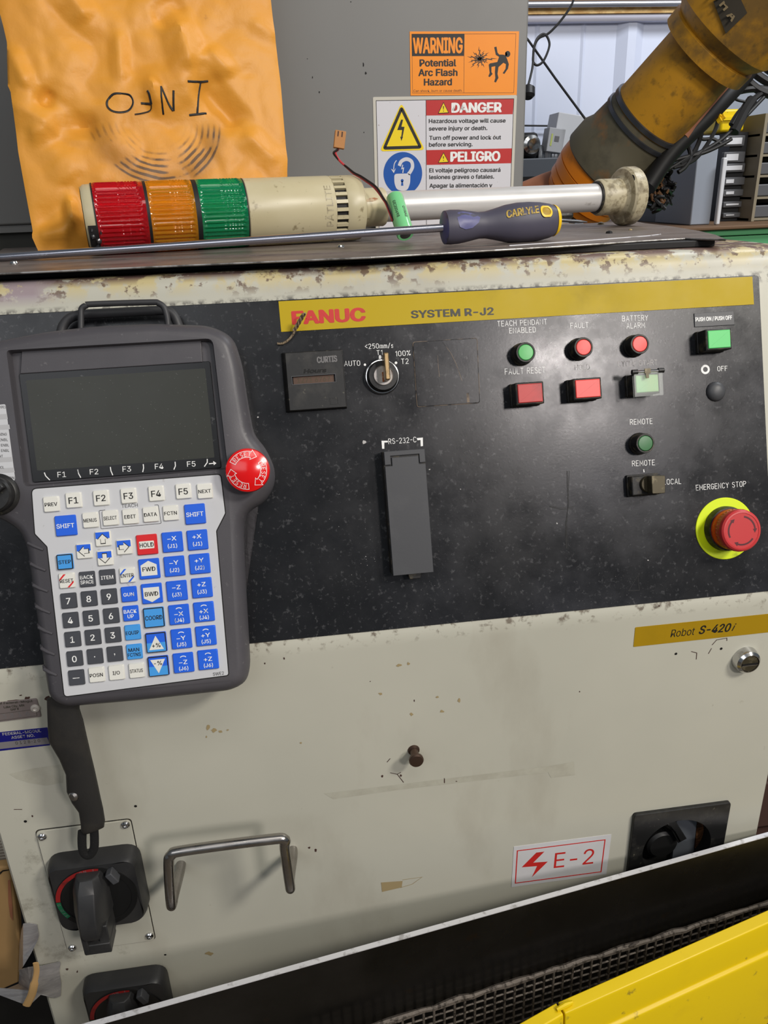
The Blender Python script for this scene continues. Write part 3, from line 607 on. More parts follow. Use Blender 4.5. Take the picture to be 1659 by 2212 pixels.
ob('hinge_bracket', G().prism(PAN, [(ru0, rv1-k*.108), (ru0+.0058, rv1-k*.108), (ru0+.0058, rv1-k*.038), (ru1-.0055, rv1-k*.038), (ru1-.0055, rv1-k*.108), (ru1, rv1-k*.108), (ru1, rv1), (ru0, rv1)], .0173, .0190, .0004), 'dark_grey_plastic', rs)
um = (ru0+ru1)/2; ob('latch_tab', G().prism(PAN, [(um-.003, rv0-.0055), (um+.0075, rv0-.0055), (um+.009, rv0+.001), (um-.0045, rv0+.001)], .008, .0125, .0005), 'grimy_black', rs)
# remote / local key switch
q = pxl(PAN, [c8(285, 215), c8(570, 200), c8(575, 385), c8(290, 402)], .013)
ku0, ku1, kv0, kv1 = (q[0][0]+q[3][0])/2, (q[1][0]+q[2][0])/2, (q[2][1]+q[3][1])/2, (q[0][1]+q[1][1])/2
ks = ob('key_switch', G().prism(PAN, rect(ku0, ku1, kv0, kv1, .0015), .0016, .013, .0012), 'grimy_black', cab, label='black key switch with a dark metal key')
ob('bezel', G().prism(PAN, rect(ku0-.0012, ku1+.0012, kv0-.0012, kv1+.0012, .0015), .0016, .005, .0006), 'grimy_black', ks)
lu, lv = PAN.uv(*c8(452, 290), .016); ob('lock_cylinder', G().lathe(PAN.p(lu, lv, .012), PAN.ez, [(.0080, 0), (.0080, .003), (.0074, .0042), (.001, .0042)], 36), 'dark_key', ks)
kq = pxl(PAN, [c8(475, 210), c8(608, 208), c8(608, 378), c8(482, 385)], .026)
ob('key', G().prism(PAN, rpoly(kq, .0015), .0165, .026, .0006), 'dark_key', ks)
# ---------------- lower door details
DW = .0003
def c5b(x, y): return (300+x/2.37, 1560+y/2.37)
def c4b(x, y): return (x/3.95, 1740+y/3.95)
q = [(1372, 1355), (1659, 1326), (1659, 1365.5), (1368, 1397)]
qa = DOOR.uv(*q[0]); qb = DOOR.uv(*q[3]); qc = DOOR.uv(*q[1]); qd = DOOR.uv(*q[2]); xe = X1-.006
rl = ob('model_label', G().prism(DOOR, rpoly([qa, (xe, qc[1]), (xe, qd[1]), qb], .001), 0, .0004), 'robot_label_yellow', cab)
ob('lettering', text_px(G(), DOOR, 'Robot', c8(655, 1755), c8(884, 1730), 16, .0005, bold=-.012, shear=.12), 'black_print', rl)
ob('lettering', text_px(G(), DOOR, 'S-420', c8(925, 1723), c8(1228, 1697), 17, .0005, bold=.022, shear=.22), 'black_print', rl)
ob('lettering', text_px(G(), DOOR, 'i', c8(1238, 1694), c8(1275, 1691), 15, .0005, bold=.0, shear=.3), 'black_print', rl)
q = [(1109.8, 1828.7), (1320.6, 1801.9), (1309.4, 1887.7), (1104.6, 1915.7)]
e2 = ob('electrical_label', G().prism(DOOR, pxl(DOOR, q), 0, .0004), 'label_white', cab, label='white E-2 label with red frame and bolt')
def c6b(x, y): return (1040+x/2.68, 1700+y/2.68)
g = G(); fro = pxl(DOOR, [c6b(205, 368), c6b(719, 303), c6b(695, 493), c6b(193, 560)], .0005); g.ring(DOOR, fro, inset(ccw(fro), .0013) if ccw(fro) == fro else list(reversed(inset(ccw(fro), .0013))), .0004, .0005)
g.flat(DOOR, pxl(DOOR, [c6b(x, y) for x, y in ((318, 380), (365, 374), (300, 438), (384, 432), (292, 522), (322, 458), (233, 465))], .0005), .0005)
text_px(g, DOOR, 'E-2', c6b(418, 470), c6b(646, 443), 32, .0005, bold=-.004)
ob('lettering', g, 'red_print', e2)
# cam lock
u, v = DOOR.uv(1620, 1434, .010); o = DOOR.p(u, v, 0)
cl = ob('cam_lock', G().lathe(o, DOOR.ez, [(.0145, 0), (.0142, .002), (.0128, .008), (.0104, .0105), (.0098, .0105), (.0096, .0085)], 48), 'chrome', cab, label='round chrome cam lock')
ob('lock_core', G().lathe(o, DOOR.ez, [(.0096, .004), (.0096, .0092), (.0090, .0098), (.001, .0098)], 36), 'dark_key', cl)
ob('slot', G().box(DOOR, u-.0085, u+.0085, v-.0012, v+.0004, .0098, .0104), 'hole_black', cl); ob('slot_edge', G().box(DOOR, u-.0085, u+.0085, v-.0023, v-.0014, .0098, .0106), 'chrome', cl)
# knob pin
u, v = DOOR.uv(893.5, 1620); ob('door_pin', G().lathe(DOOR.p(u, v, 0), DOOR.ez, [(.0062, 0), (.0060, .0012), (.0042, .002), (.0040, .011), (.0060, .0125), (.0074, .014), (.0076, .0165), (.0066, .0182), (.001, .0185)], 32), 'bronze_steel', cab, label='small bronze knob pin')
# bail handle
yh = .0575
P1 = DOOR.uv(391, 1866); P2 = DOOR.uv(632, 1834)
A_ = DOOR.uv(360, 1843, yh); B_ = DOOR.uv(612, 1809, yh); A0 = DOOR.uv(371, 1958, yh); B0 = DOOR.uv(627, 1921, yh)
path = [DOOR.p(*P1, -.002), DOOR.p(P1[0], P1[1], .01), DOOR.p(A0[0]+.001, A0[1]+.002, yh-.011), DOOR.p(A0[0], A0[1], yh-.003), DOOR.p(A0[0], A0[1]+.006, yh), DOOR.p(A_[0], A_[1]-.014, yh), DOOR.p(A_[0]+.004, A_[1]-.003, yh), DOOR.p(A_[0]+.016, A_[1]+.0005, yh),
        DOOR.p(B_[0]-.014, B_[1]-.0002, yh), DOOR.p(B_[0]+.001, B_[1]-.003, yh), DOOR.p(B0[0]-.001, B_[1]-.014, yh), DOOR.p(B0[0], B0[1]+.006, yh), DOOR.p(B0[0], B0[1], yh-.003), DOOR.p(B0[0], B0[1]+.002, yh-.011), DOOR.p(P2[0], P2[1], .01), DOOR.p(*P2, -.002)]
ob('door_handle', G().tube(smooth(path, 6), .0050, 20), 'dull_chrome', cab, label='bent chrome bar handle')
# holes, chips, tape residue
g = G(); 
for x, y, r in ((1460, 1412, 3), (1557.7, 1401, 3), (293, 1741, 3), (55, 1774, 3.2), (357, 2062, 2.6)): u, v = DOOR.uv(x, y); g.flat(DOOR, circ(u, v, r/2050, 12), DW)
ob('screw_hole', g, 'hole_black', cab)
def blob(g, x, y, rx, ry, fr=DOOR, w_=DW, n=11):
    return g.flat(fr, [fr.uv(x+rx*math.cos(2*math.pi*k/n)*random.uniform(.45, 1.1), y+ry*math.sin(2*math.pi*k/n)*random.uniform(.45, 1.1), w_) for k in range(n)], w_)
g = G()
for x, y, rx, ry in ((109, 1848, 6, 4), (133, 1842, 3, 4), (145, 2094, 4, 2.5), (167, 2099, 2, 3), (70, 1763, 2.5, 3), (682, 1837, 4, 4), (668, 1831, 3, 2.5), (895, 1513, 1.5, 3), (572, 1433, 2.4, 2), (614, 1422, 2.4, 3), (800, 1472, 1.5, 1.5), (1252, 1494, 2, 1.5), (866, 1675, 4, 3), (826, 1677, 3, 3), (960, 1686, 2, 6), (986, 1688, 2, 1.5), (45, 1502, 4, 2), (106, 1510, 10, 7), (38, 1514, 22, 3.4), (60, 1508, 7, 5), (1424, 1309, 3, 2)): blob(g, x, y, rx, ry)
for pts in ([(843, 1669), (858, 1672), (872, 1690)], [(858, 1672), (866, 1668)], [(836, 1646), (843, 1638)], [(30, 1748), (48, 1748)], [(1493, 1407), (1505, 1410), (1504, 1424)], [(1538, 1393), (1548, 1382), (1570, 1378), (1570, 1384)], [(1530, 1412), (1537, 1400)]): g.ribbon(DOOR, [DOOR.uv(x, y) for x, y in pts], .0007, DW)
ob('paint_chip', g, 'chip_brown', cab, kind='stuff')
g = G()
for x, y, rx, ry in ((450, 1571, 5, 9), (462, 1578, 7, 5), (476, 1580, 7, 3), (492, 1577, 3, 2.5), (446, 1592, 2, 3), (822, 1499, 5, 3), (945, 1506, 4, 3), (955, 1537, 5, 4), (889, 1543, 4, 4), (862, 1437, 7, 4), (882, 1434, 4, 4), (452, 2060, 9, 5), (650, 1605, 3, 3), (992, 1513, 4, 5)): blob(g, x, y, rx, ry)
g.flat(DOOR, [DOOR.uv(*c5b(x, y)) for x, y in ((1240, 820), (1350, 812), (1345, 845), (1245, 868))], DW)
g.ribbon(DOOR, [DOOR.uv(*c5b(x, y)) for x, y in ((1350, 806), (1450, 792), (1400, 828), (1340, 846))], .0006, DW)
ob('tape_stain', g, 'chip_tan', cab, kind='stuff')
q = [(700, 1714), (1185, 1655), (1240, 1645), (1242, 1674), (1190, 1680), (1184, 1668), (860, 1706), (720, 1726)]
ob('tape_residue', G().flat(DOOR, [DOOR.uv(x, y) for x, y in q], DW*.7), 'residue', cab)
q = [(20, 1672), (70, 1660), (128, 1652), (137, 1656), (136, 1690), (100, 1697), (60, 1690), (36, 1682)]
ob('tape_residue', G().flat(DOOR, [DOOR.uv(x, y) for x, y in q], DW*.7), 'residue', cab)
# name tag and asset sticker
xl = X0+.004
q = [(xl, DOOR.uv(0, 1516)[1]), DOOR.uv(80, 1507.5), DOOR.uv(90, 1547), (xl, DOOR.uv(0, 1559)[1])]
tg = ob('property_tag', G().prism(DOOR, rpoly(q, [.0, .002, .002, 0]), 0, .0011, .0003), 'tag_metal', cab, label='riveted metal property tag')
def cA(x, y): return (x/13.825, 1480+y/13.825)
g = G()
text_px(g, DOOR, 'Property of Federal-Mogul', cA(-560, 625), cA(975, 500), 4.6, .0013, bold=.01)
text_px(g, DOOR, 'Lake City, MN', cA(120, 690), cA(725, 630), 4.6, .0013, bold=.01); text_px(g, DOOR, 'SAP #', cA(320, 765), cA(570, 735), 4.6, .0013, bold=.01)
g.ribbon(DOOR, [DOOR.uv(*cA(x, y), .0013) for x, y in ((-20, 860), (925, 740))], .0003, .0013)
g.ribbon(DOOR, [DOOR.uv(*cA(x, y), .0013) for x, y in ((1085, 800), (1105, 915), (-20, 1060))], .0003, .0013)
ob('lettering', g, 'grey_print', tg)
g = G(); text_px(g, DOOR, '3 1 3 3 1 6', cA(-400, 1060), cA(900, 900), 9, .0012, bold=-.01); ob('stamped_number', g, 'faint_print', tg)
u, v = DOOR.uv(*cA(1050, 690), .0012); ob('rivet', G().lathe(DOOR.p(u, v, .0011), DOOR.ez, [(.0042, 0), (.004, .0008), (.002, .0014), (.0012, .0008), (.0005, .0008)], 24), 'rivet', tg)
q = [(xl, DOOR.uv(0, 1581)[1]), DOOR.uv(102.5, 1571), DOOR.uv(108, 1609.5), (xl, DOOR.uv(0, 1622)[1])]
st = ob('asset_sticker', G().prism(DOOR, q, 0, .0003), 'asset_blue', cab, label='blue and silver asset number sticker')
ob('number_band', G().prism(DOOR, [(xl, DOOR.uv(0, 1603)[1]), DOOR.uv(*cA(1410, 1555)), DOOR.uv(*cA(1480, 1745)), (xl, DOOR.uv(0, 1617)[1])], .0003, .00045), 'asset_grey', st)
g = G(); text_px(g, DOOR, 'FEDERAL-MOGUL', cA(85, 1505), cA(1235, 1395), 5.8, .0006, bold=.01); text_px(g, DOOR, 'ASSET NO.', cA(345, 1605), cA(1040, 1535), 5.8, .0006, bold=.01)
ob('lettering', g, 'worn_print', st)
g = G(); text_px(g, DOOR, '0 1 2 8-2 0', cA(470, 1775), cA(1205, 1700), 6.5, .0006); ob('number', g, 'grey_print', st)
# breaker plate with rotary disconnect
q = pxl(DOOR, [(78.5, 1794), (282, 1768), (335, 2027), (147, 2054)])
bpu0, bpu1, bpv0, bpv1 = (q[0][0]+q[3][0])/2, (q[1][0]+q[2][0])/2, (q[2][1]+q[3][1])/2, (q[0][1]+q[1][1])/2
bk = ob('breaker_plate', G().prism(DOOR, rect(bpu0, bpu1, bpv0, bpv1, .005), .0006, .0022, .0004), 'cabinet_cream', cab, label='cream screwed plate behind the rotary switch')
ob('plate_shadow_gap', G().prism(DOOR, rect(bpu0-.0008, bpu1+.0008, bpv0-.0008, bpv1+.0008, .005), 0, .0006), 'grimy_black', bk)
for x, y in ((91, 1808), (271, 1782), (323, 2022), (156, 2048)):
    u, v = DOOR.uv(x, y, .003); s_ = ob('screw', G().lathe(DOOR.p(u, v, .0022), DOOR.ez, [(.0044, 0), (.0042, .0014), (.003, .0026), (.0018, .003), (.0016, .0016), (.0005, .0016)], 20), 'chrome', bk)
def rotary(du, dv, lab):
    q = pxl(DOOR, [(103, 1896), (293, 1870), (311, 1985), (122, 2016)], .025)
    a0, a1 = (q[0][0]+q[3][0])/2+du, (q[1][0]+q[2][0])/2+du; cv = (q[0][1]+q[1][1]+q[2][1]+q[3][1])/4+dv; cu = (a0+a1)/2; H = (a1-a0)/2
    R_ = lambda k, r: rect(cu-H*k, cu+H*k, cv-H*k, cv+H*k, r, 6)
    n = len(R_(1, .01))
    wv = [.0225+.0025*math.cos((p_[0]-cu)/H*2.4) for p_ in R_(1, .014)]
    b = ob('rotary_disconnect', G().loft(DOOR, [(R_(1.05, .016), .0022), (R_(1.04, .016), .012), (R_(1.0, .014), [z-.003 for z in wv]), (R_(.97, .014), wv), (circ(cu, cv, H*.92, n, -math.pi*.75 - 0.0), .0225)]), 'switch_black', cab, label=lab)
    ob('dial', G().lathe(DOOR.p(cu, cv, .020), DOOR.ez, [(H*.92, 0), (H*.92, .0035), (H*.80, .0035), (H*.79, .0028), (.001, .0028)], 64), 'dial_black', b)
    for nm, m_, s0, s1 in (('red_band', 'dial_red', 78, 178), ('green_band', 'dial_green', 179, 214)):
        ou = ARC(DOOR, cu, cv, H*.91, s0, s1, 20); inn = ARC(DOOR, cu, cv, H*.81, s0, s1, 20)
        ob(nm, G().flat(DOOR, ou+list(reversed(inn)), .0237), m_, b)
    g = G()
    for k, ch in enumerate('0 OFF'):
        if ch == ' ': continue
        a = math.radians(184+k*6.2); f2 = Fr(DOOR.p(cu+H*.86*math.cos(a), cv+H*.86*math.sin(a), .0238), DOOR.ex*math.sin(-a)*-1+DOOR.ey*-math.cos(a)*-1, DOOR.ez.cross(DOOR.ex*math.sin(a)-DOOR.ey*math.cos(a)))
        text_uv(g, Fr(f2.o, -DOOR.ex*math.sin(a)*-1-DOOR.ey*math.cos(a), DOOR.ex*math.cos(a)+DOOR.ey*math.sin(a)), ch, 0, 0, .0030, .003, 0)
    for k, ch in enumerate('ON I'):
        if ch == ' ': continue
        a = math.radians(104-k*6.2); text_uv(g, Fr(DOOR.p(cu+H*.86*math.cos(a), cv+H*.86*math.sin(a), .0238), DOOR.ex*math.sin(a)-DOOR.ey*math.cos(a), DOOR.ex*math.cos(a)+DOOR.ey*math.sin(a)), ch, 0, 0, .0030, .003, 0)
    ob('lettering', g, 'faint_print', b)
    # grip: a tapered bar across the dial, hooked at its lower end
    SD = Fr(DOOR.p(cu-.002, cv, 0), DOOR.ex, DOOR.ez)      # ez of SD points down the door
    def sec(k, hw, z0, z1, v_): return ([(-hw*1.15*k, z0), (hw*1.15*k, z0), (hw*k, (z0*.4+z1*.6)), (hw*.55*k, z1), (-hw*.55*k, z1), (-hw*k, (z0*.4+z1*.6))], v_)
    b1_ = ob('grip', G().loft(SD, [sec(.8, .013, .022, .034, -.036), sec(1, .014, .022, .044, -.026), sec(1, .0145, .022, .056, -.006), sec(1, .0145, .022, .058, .012), sec(.95, .0125, .022, .055, .022)]), 'switch_black', b, bevel=.001)
    ob('padlock_flap', G().box(SD, -.0105, .0155, .028, .053, .030, .043).box(SD, -.0105, -.005, .036, .054, .012, .041).box(SD, .005, .0150, .022, .050, .01, .041), 'switch_black', b, bevel=.001)
    ob('stop_lug', G().box(Fr(DOOR.p(cu+H*.48, cv+H*.72, .022), (DOOR.ex+DOOR.ey*.5), (DOOR.ey-DOOR.ex*.5)), -.003, .004, -.008, .006, 0, .010), 'dark_grey_plastic', b, bevel=.001)
    return b
rotary(0, 0, 'black rotary disconnect with a red and green dial')
ca = DOOR.uv(278, 1846, .01); cb = DOOR.uv(339, 2106, .01)
rotary(cb[0]-ca[0], cb[1]-ca[1], 'lower black rotary disconnect partly hidden by the steel plate')
# black square socket plate
def cW(x, y): return (1340+x/5.2, 1700+y/5.2)
a = DOOR.uv(*cW(150, 330), .004); b_ = DOOR.uv(*cW(1258, 160), .004); zz = (a[1]+b_[1])/2; uA = a[0]+.0005; uB = b_[0]-.001; H = (uB-uA)/2; cu = (uA+uB)/2; cvv = zz-H
sw = ob('socket_plate', G().prism(DOOR, rect(uA, uB, zz-2*H, zz, .004), 0, .0045, .0008), 'black_plastic', cab, label='black square plate with a round recess')
hole = G().lathe(DOOR.p(cu-.001, cvv, -.03), DOOR.ez, [(.0415, 0), (.0415, .05)], 64)
carve(sw, hole); carve(shell, G().lathe(DOOR.p(cu-.001, cvv, -.03), DOOR.ez, [(.0415, 0), (.0415, .04)], 64))
ob('recess_wall', G().lathe(DOOR.p(cu-.001, cvv, -.016), DOOR.ez, [(.0414, 0), (.0414, .0195)], 64, False), 'black_matt', sw)
ob('recess_back', G().lathe(DOOR.p(cu-.001, cvv, -.017), DOOR.ez, [(.043, 0), (.043, .0009), (.001, .001)], 48), 'black_matt', sw)
ob('grey_insert', G().prism(DOOR, pxl(DOOR, [(1463, 1765), (1506, 1768), (1497, 1850), (1452, 1856)], -.011), -.0158, -.011), 'grey_dark', sw); ob('brown_insert', G().prism(DOOR, pxl(DOOR, [(1507, 1766), (1541, 1780), (1532, 1832), (1501, 1838)], -.012), -.0158, -.012), 'robot_grease', sw)
ku, kv = DOOR.uv(1432, 1826, -.004); ob('pointer_knob', G().lathe(DOOR.p(ku, kv, -.0158), DOOR.ez, [(.019, 0), (.019, .010), (.016, .013), (.001, .013)], 36), 'dial_black', sw)
pk = pxl(DOOR, [(1441, 1776), (1459, 1773), (1484, 1812), (1466, 1822)], .004); ob('pointer_bar', G().prism(DOOR, pk, -.004, .004, .0008), 'dial_black', sw)
ob('pointer_line', G().ribbon(DOOR, pxl(DOOR, [(1443, 1780), (1458, 1798), (1469, 1818)], .0042), .0018, .0042), 'chrome', sw)
# ------------------------------------------------------------------ teach pendant
tp = thing('teach_pendant', PEN.p(-.245, -.18, -.048), 'dark grey handheld teach pendant with screen, keypad and red stop button hung on the panel', 'teach pendant')
out = [(0, 736), (100, 717), (200, 705), (330, 699), (455, 703), (505, 728), (524, 790), (534, 860), (548, 938), (574, 968), (594, 1012), (594, 1048), (574, 1084), (532, 1108), (526, 1150), (530, 1250), (541, 1440), (532, 1474), (500, 1490), (300, 1512), (140, 1526), (108, 1504), (97, 1440), (60, 1180), (46, 1148), (20, 1130), (0, 1120), (-60, 1112), (-100, 1070), (-92, 1000), (-70, 960), (-72, 860), (-66, 780), (-40, 748)]
O = ccw(pxl(PEN, out, -.014))
O = rpoly(O, .010, 4)
hs = ob('housing', G().loft(PEN, [(inset(O, .012), -.046), (inset(O, .004), -.040), (inset(O, .0006), -.028), (O, -.015), (inset(O, .0012), -.009), (inset(O, .0035), -.0045), (inset(O, .0065), -.0015), (inset(O, .010), 0)]), 'pendant_grey', tp, sharp=60)
def c4(x, y): return (x/2.676, 620+y/2.676)
def c5(x, y): return (x/2.676, 1020+y/2.676)
rec = rpoly(pxl(PEN, [(14, 757), (459, 731), (492, 1013), (52, 1051)]), [.003, .006, .004, .004])
rec = ccw(rec)
carve(hs, G().loft(PEN, [(inset(rec, .0012), -.009), (rec, -.0004), (inset(rec, -.0012), .002)]))
gl = rpoly(pxl(PEN, [c4(109, 500), c4(1214, 428), c4(1279, 1045), c4(190, 1130)], -.0075), .002)
sc_ = ob('screen', G().prism(PEN, gl, -.0090, -.0072, .0004), 'lcd_frame', tp, label='dark glass screen with printed F1 to F5 marks')
ob('display', G().prism(PEN, rpoly(pxl(PEN, [c4(150, 540), c4(1185, 470), c4(1240, 985), c4(215, 1062)], -.0070), .001), -.0072, -.0070), 'lcd_glass', sc_)
g = G()
for k, x, y in ((1, 358, 1100), (2, 545, 1084), (3, 734, 1068), (4, 921, 1053), (5, 1107, 1039)):
    text_px(g, PEN, 'F%d' % k, c4(x-25, y), c4(x+24, y-2), 11.5, -.0070)
for pts in ([(256, 1072), (264, 1092), (288, 1116)], [(449, 1055), (454, 1078), (467, 1102)], [(638, 1040), (641, 1062), (652, 1088)], [(828, 1024), (830, 1046), (825, 1070)], [(1012, 1010), (1014, 1034), (1005, 1055)], [(1198, 994), (1198, 1014), (1181, 1038)], [(1208, 1022), (1240, 1018)]):
    g.ribbon(PEN, [PEN.uv(*c4(x, y), -.0070) for x, y in pts], .0008, -.0070)
g.flat(PEN, [PEN.uv(*c4(x, y), -.0070) for x, y in ((1232, 1006), (1251, 1018), (1236, 1030))], -.0070)
ob('lettering', g, 'white_print', sc_)
# recess hood above the screen
hq = pxl(PEN, [c4(120, 362), c4(1160, 303), c4(1168, 432), c4(112, 500)], -.004)
ob('screen_hood', G().prism(PEN, hq, -.0088, -.0058, .0006), 'pendant_grey', tp)
# keypad sheet
ks_ = pxl(PEN, [c5(185, 98), c5(1274, 14), c5(1301, 237), c5(1249, 340), c5(1320, 1172), c5(374, 1296), c5(275, 430), c5(204, 356)])
ks_ = rpoly(ks_, [.004, .003, .001, .001, .002, .003, .001, .001])
ob('keypad_gap', G().flat(PEN, inset(ccw(ks_), -.0009), .00012), 'hole_black', tp)
kp = ob('keypad', G().prism(PEN, ks_, .0001, .0005, .0001), 'keypad_sheet', tp)
KZ = .0005; KT = .0026
legs = {'w': 'black_print', 'd': 'white_print', 'b': 'white_print', 'l': 'asset_blue', 'r': 'black_print'}
kmat = {'w': 'key_white', 'd': 'key_dark', 'b': 'key_blue', 'l': 'key_light_blue', 'r': 'key_red'}
legs['l'] = 'black_print'
def arrowp(d, s, k=1.0):
    P = [(-.5, 0), (0, .5), (.5, 0), (.22, 0), (.22, -.45), (-.22, -.45), (-.22, 0)]
    P = [(x*s*k, (y-.02)*s*k) for x, y in P]; a = {'up': 0, 'left': 90, 'down': 180, 'right': -90}[d]; a = math.radians(a)
    return [(x*math.cos(a)-y*math.sin(a), x*math.sin(a)+y*math.cos(a)) for x, y in P]
def key(x, y, lg, c='w', big=False, size=1.0, special=None):
    u, v = PEN.uv(*c5(x, y), KT); h = .0084 if big else .0063
    k = ob('key', G().loft(PEN, [(rect(u-h-.0004, u+h+.0004, v-h-.0004, v+h+.0004, .0012, 3), KZ), (rect(u-h, u+h, v-h, v+h, .0012, 3), KT-.0006), (rect(u-h+.0005, u+h-.0005, v-h+.0005, v+h-.0005, .001, 3), KT)]), kmat[c], tp,
           label={'w': 'white key', 'd': 'dark grey key', 'b': 'blue key', 'l': 'light blue key', 'r': 'red key'}[c])
    t1 = KT+.0001; g = G(); mx = h*1.72; m_ = legs[c]; e = h-.0006
    if special in ('up', 'left', 'right', 'down'):
        ob('blue_patch', G().flat(PEN, rect(u-e, u+e, v+e*.05, v+e), t1), 'key_blue', k)
        ob('arrow_outline', G().flat(PEN, [(u+a, v+b_) for a, b_ in arrowp(special, h*1.50)], t1+.0001), 'black_print', k)
        ob('arrow', G().flat(PEN, [(u+a, v+b_) for a, b_ in arrowp(special, h*1.50, .82)], t1+.0002), 'key_white', k); return
    if special == 'stripe':
        q_ = 'key_red' if lg == 'RESET' else 'key_blue'
        g2 = G()
        for s_ in (-1, 1): g2.flat(PEN, [(u-s_*e, v+s_*e*.32), (u-s_*e, v+s_*e*.02), (u-s_*e*.02, v+s_*e), (u-s_*e*.36, v+s_*e)], t1)
        ob('stripe', g2, q_, k)
    if special == 'hold':
        ob('inner_field', G().flat(PEN, rect(u-e*.80, u+e*.80, v-e*.42, v+e*.42, .0008), t1), 'key_white', k); t1 += .0001; mx = h*1.4
    if special in ('fwd', 'bwd'):
        s_ = 1 if special == 'fwd' else -1
        ob('inner_field', G().flat(PEN, [(u-e*.86, v-s_*e*.72), (u+e*.86, v-s_*e*.72), (u+e*.86, v+s_*e*.45), (u, v+s_*e*.92), (u-e*.86, v+s_*e*.45)], t1), 'key_white', k); t1 += .0001; m_ = 'black_print'
    if special in ('plus', 'minus'):
        s_ = 1 if special == 'plus' else -1
        ob('light_patch', G().flat(PEN, rect(u-e, u+e, *((v-e, v) if s_ > 0 else (v-e, v))), t1), 'key_light_blue', k)
        ob('inner_field', G().flat(PEN, [(u-e*.8, v-s_*e*.78), (u+e*.8, v-s_*e*.78), (u, v+s_*e*.78)], t1+.0001), 'key_white', k); t1 += .0002; m_ = 'black_print'
    if special == 'ringed' or special in ('plus', 'minus'):
        o_ = rect(u-h-.0001, u+h+.0001, v-h-.0001, v+h+.0001, .0012, 3)
        ob('border', G().ring(PEN, o_, inset(o_, .0008), KT-.001, KT+.00005), 'black_print', k)
    if isinstance(lg, tuple):
        if lg[-1] == 'J':
            a_, b_ = lg[0], lg[1]; arc = lg[2]
            if arc: g.ribbon(PEN, [(u+e*.36*math.cos(math.radians(t_))+.0004, v+e*.55+e*.25*math.sin(math.radians(t_))) for t_ in (150, 120, 90, 60, 30)], .0007, t1)
            text_uv(g, PEN, a_, u, v+e*(.42 if not arc else .12), .0036, mx, t1, .012, 1.25); text_uv(g, PEN, b_, u, v-e*(.40 if not arc else .58), .0032, mx, t1, .012)
        else:
            for i, s_ in enumerate(lg): text_uv(g, PEN, s_, u, v+(.0020 if i == 0 else -.0022), .0030, mx, t1, .012)
    elif special == 'dot': g.flat(PEN, circ(u, v, .0005, 10), t1)
    elif special == 'comma': g.flat(PEN, [(u-.0003, v+.0008), (u+.0005, v+.0008), (u+.0005, v-.0004), (u-.0002, v-.0014), (u+.0001, v-.0002), (u-.0003, v-.0002)], t1)
    elif special == 'dash': g.flat(PEN, rect(u-.0028, u+.0028, v-.0003, v+.0003), t1)
    else:
        hh = (.0040 if size > 1 else .0030) if not big else .0036
        text_uv(g, PEN, lg, u + (0), v - (e*.30 if special == 'plus' else -e*.36 if special == 'minus' else 0), .0052*1 if size > 1.5 else hh, mx*(.8 if size > 1 else 1), t1, .012)
    ob('legend', g, m_, k)
for x, y, s_ in ((295, 186, 'PREV'), (1183, 110, 'NEXT'), (521, 278, 'MENUS'), (637, 265, 'SELECT'), (752, 257, 'EDIT'), (870, 245, 'DATA'), (986, 237, 'FCTN'), (557, 1173, 'POSN'), (672, 1160, 'I/O'), (789, 1148, 'STATUS')): key(x, y, s_)
for x, y, s_ in ((424, 163, 'F1'), (583, 150, 'F2'), (742, 137, 'F3'), (902, 124, 'F4'), (1059, 111, 'F5')): key(x, y, s_, size=2)
key(378, 310, 'SHIFT', 'b', True); key(1126, 243, 'SHIFT', 'b', True)
for d, x, y in (('up', 594, 385), ('left', 485, 457), ('right', 717, 433), ('down', 606, 497)): key(x, y, '', special=d)
key(848, 420, 'HOLD', 'r', True, special='hold'); key(861, 560, 'FWD', 'b', True, special='fwd'); key(876, 703, 'BWD', 'b', True, special='bwd')
key(374, 519, 'STEP', 'l', special='ringed'); key(889, 841, 'COORD', 'l', True, special='ringed'); key(902, 985, '+%', 'b', True, special='plus'); key(915, 1122, '-%', 'b', True, special='minus')
key(385, 628, 'RESET', special='stripe'); key(735, 597, 'ENTER', special='stripe'); key(502, 620, ('BACK', 'SPACE'), 'd'); key(619, 608, 'ITEM', 'd')
for x, y, s_ in ((395, 745, '7'), (513, 733, '8'), (629, 720, '9'), (406, 857, '4'), (524, 845, '5'), (641, 832, '6'), (418, 968, '1'), (535, 956, '2'), (651, 943, '3'), (430, 1080, '0')): key(x, y, s_, 'd', size=2)
key(547, 1067, '', 'd', special='dot'); key(662, 1053, '', 'd', special='comma'); key(440, 1190, '', 'd', special='dash')
key(744, 707, 'GUN', 'b'); key(754, 818, ('BACK', 'UP'), 'b'); key(765, 928, 'EQUIP', 'l'); key(775, 1040, ('MAN', 'FCTNS'), 'l')
for i, (x, y, x2, y2, ax) in enumerate(((995, 405, 1140, 393, 'X'), (1007, 545, 1153, 531, 'Y'), (1021, 687, 1166, 670, 'Z'), (1034, 825, 1178, 809, 'X'), (1047, 965, 1189, 948, 'Y'), (1059, 1104, 1202, 1086, 'Z'))):
    key(x, y, ('\u2212'+ax, '(J%d)' % (i+1), i > 2, 'J'), 'b', True); key(x2, y2, ('+'+ax, '(J%d)' % (i+1), i > 2, 'J'), 'b', True)
g = G(); q = pxl(PEN, [c5(572, 222), c5(915, 188), c5(932, 296), c5(584, 328)], .0006)
P = rpoly([q[3], q[2], q[1], q[0]], .001)
g.ribbon(PEN, P, .0004, .0006, closed=True); ob('teach_frame', g, 'black_print', kp)
tb = PEN.uv(*c5(750, 197), .0007); ob('teach_frame_gap', G().flat(PEN, rect(tb[0]-.0205, tb[0]+.0205, tb[1]-.003, tb[1]+.003), .00065), 'keypad_sheet', kp)
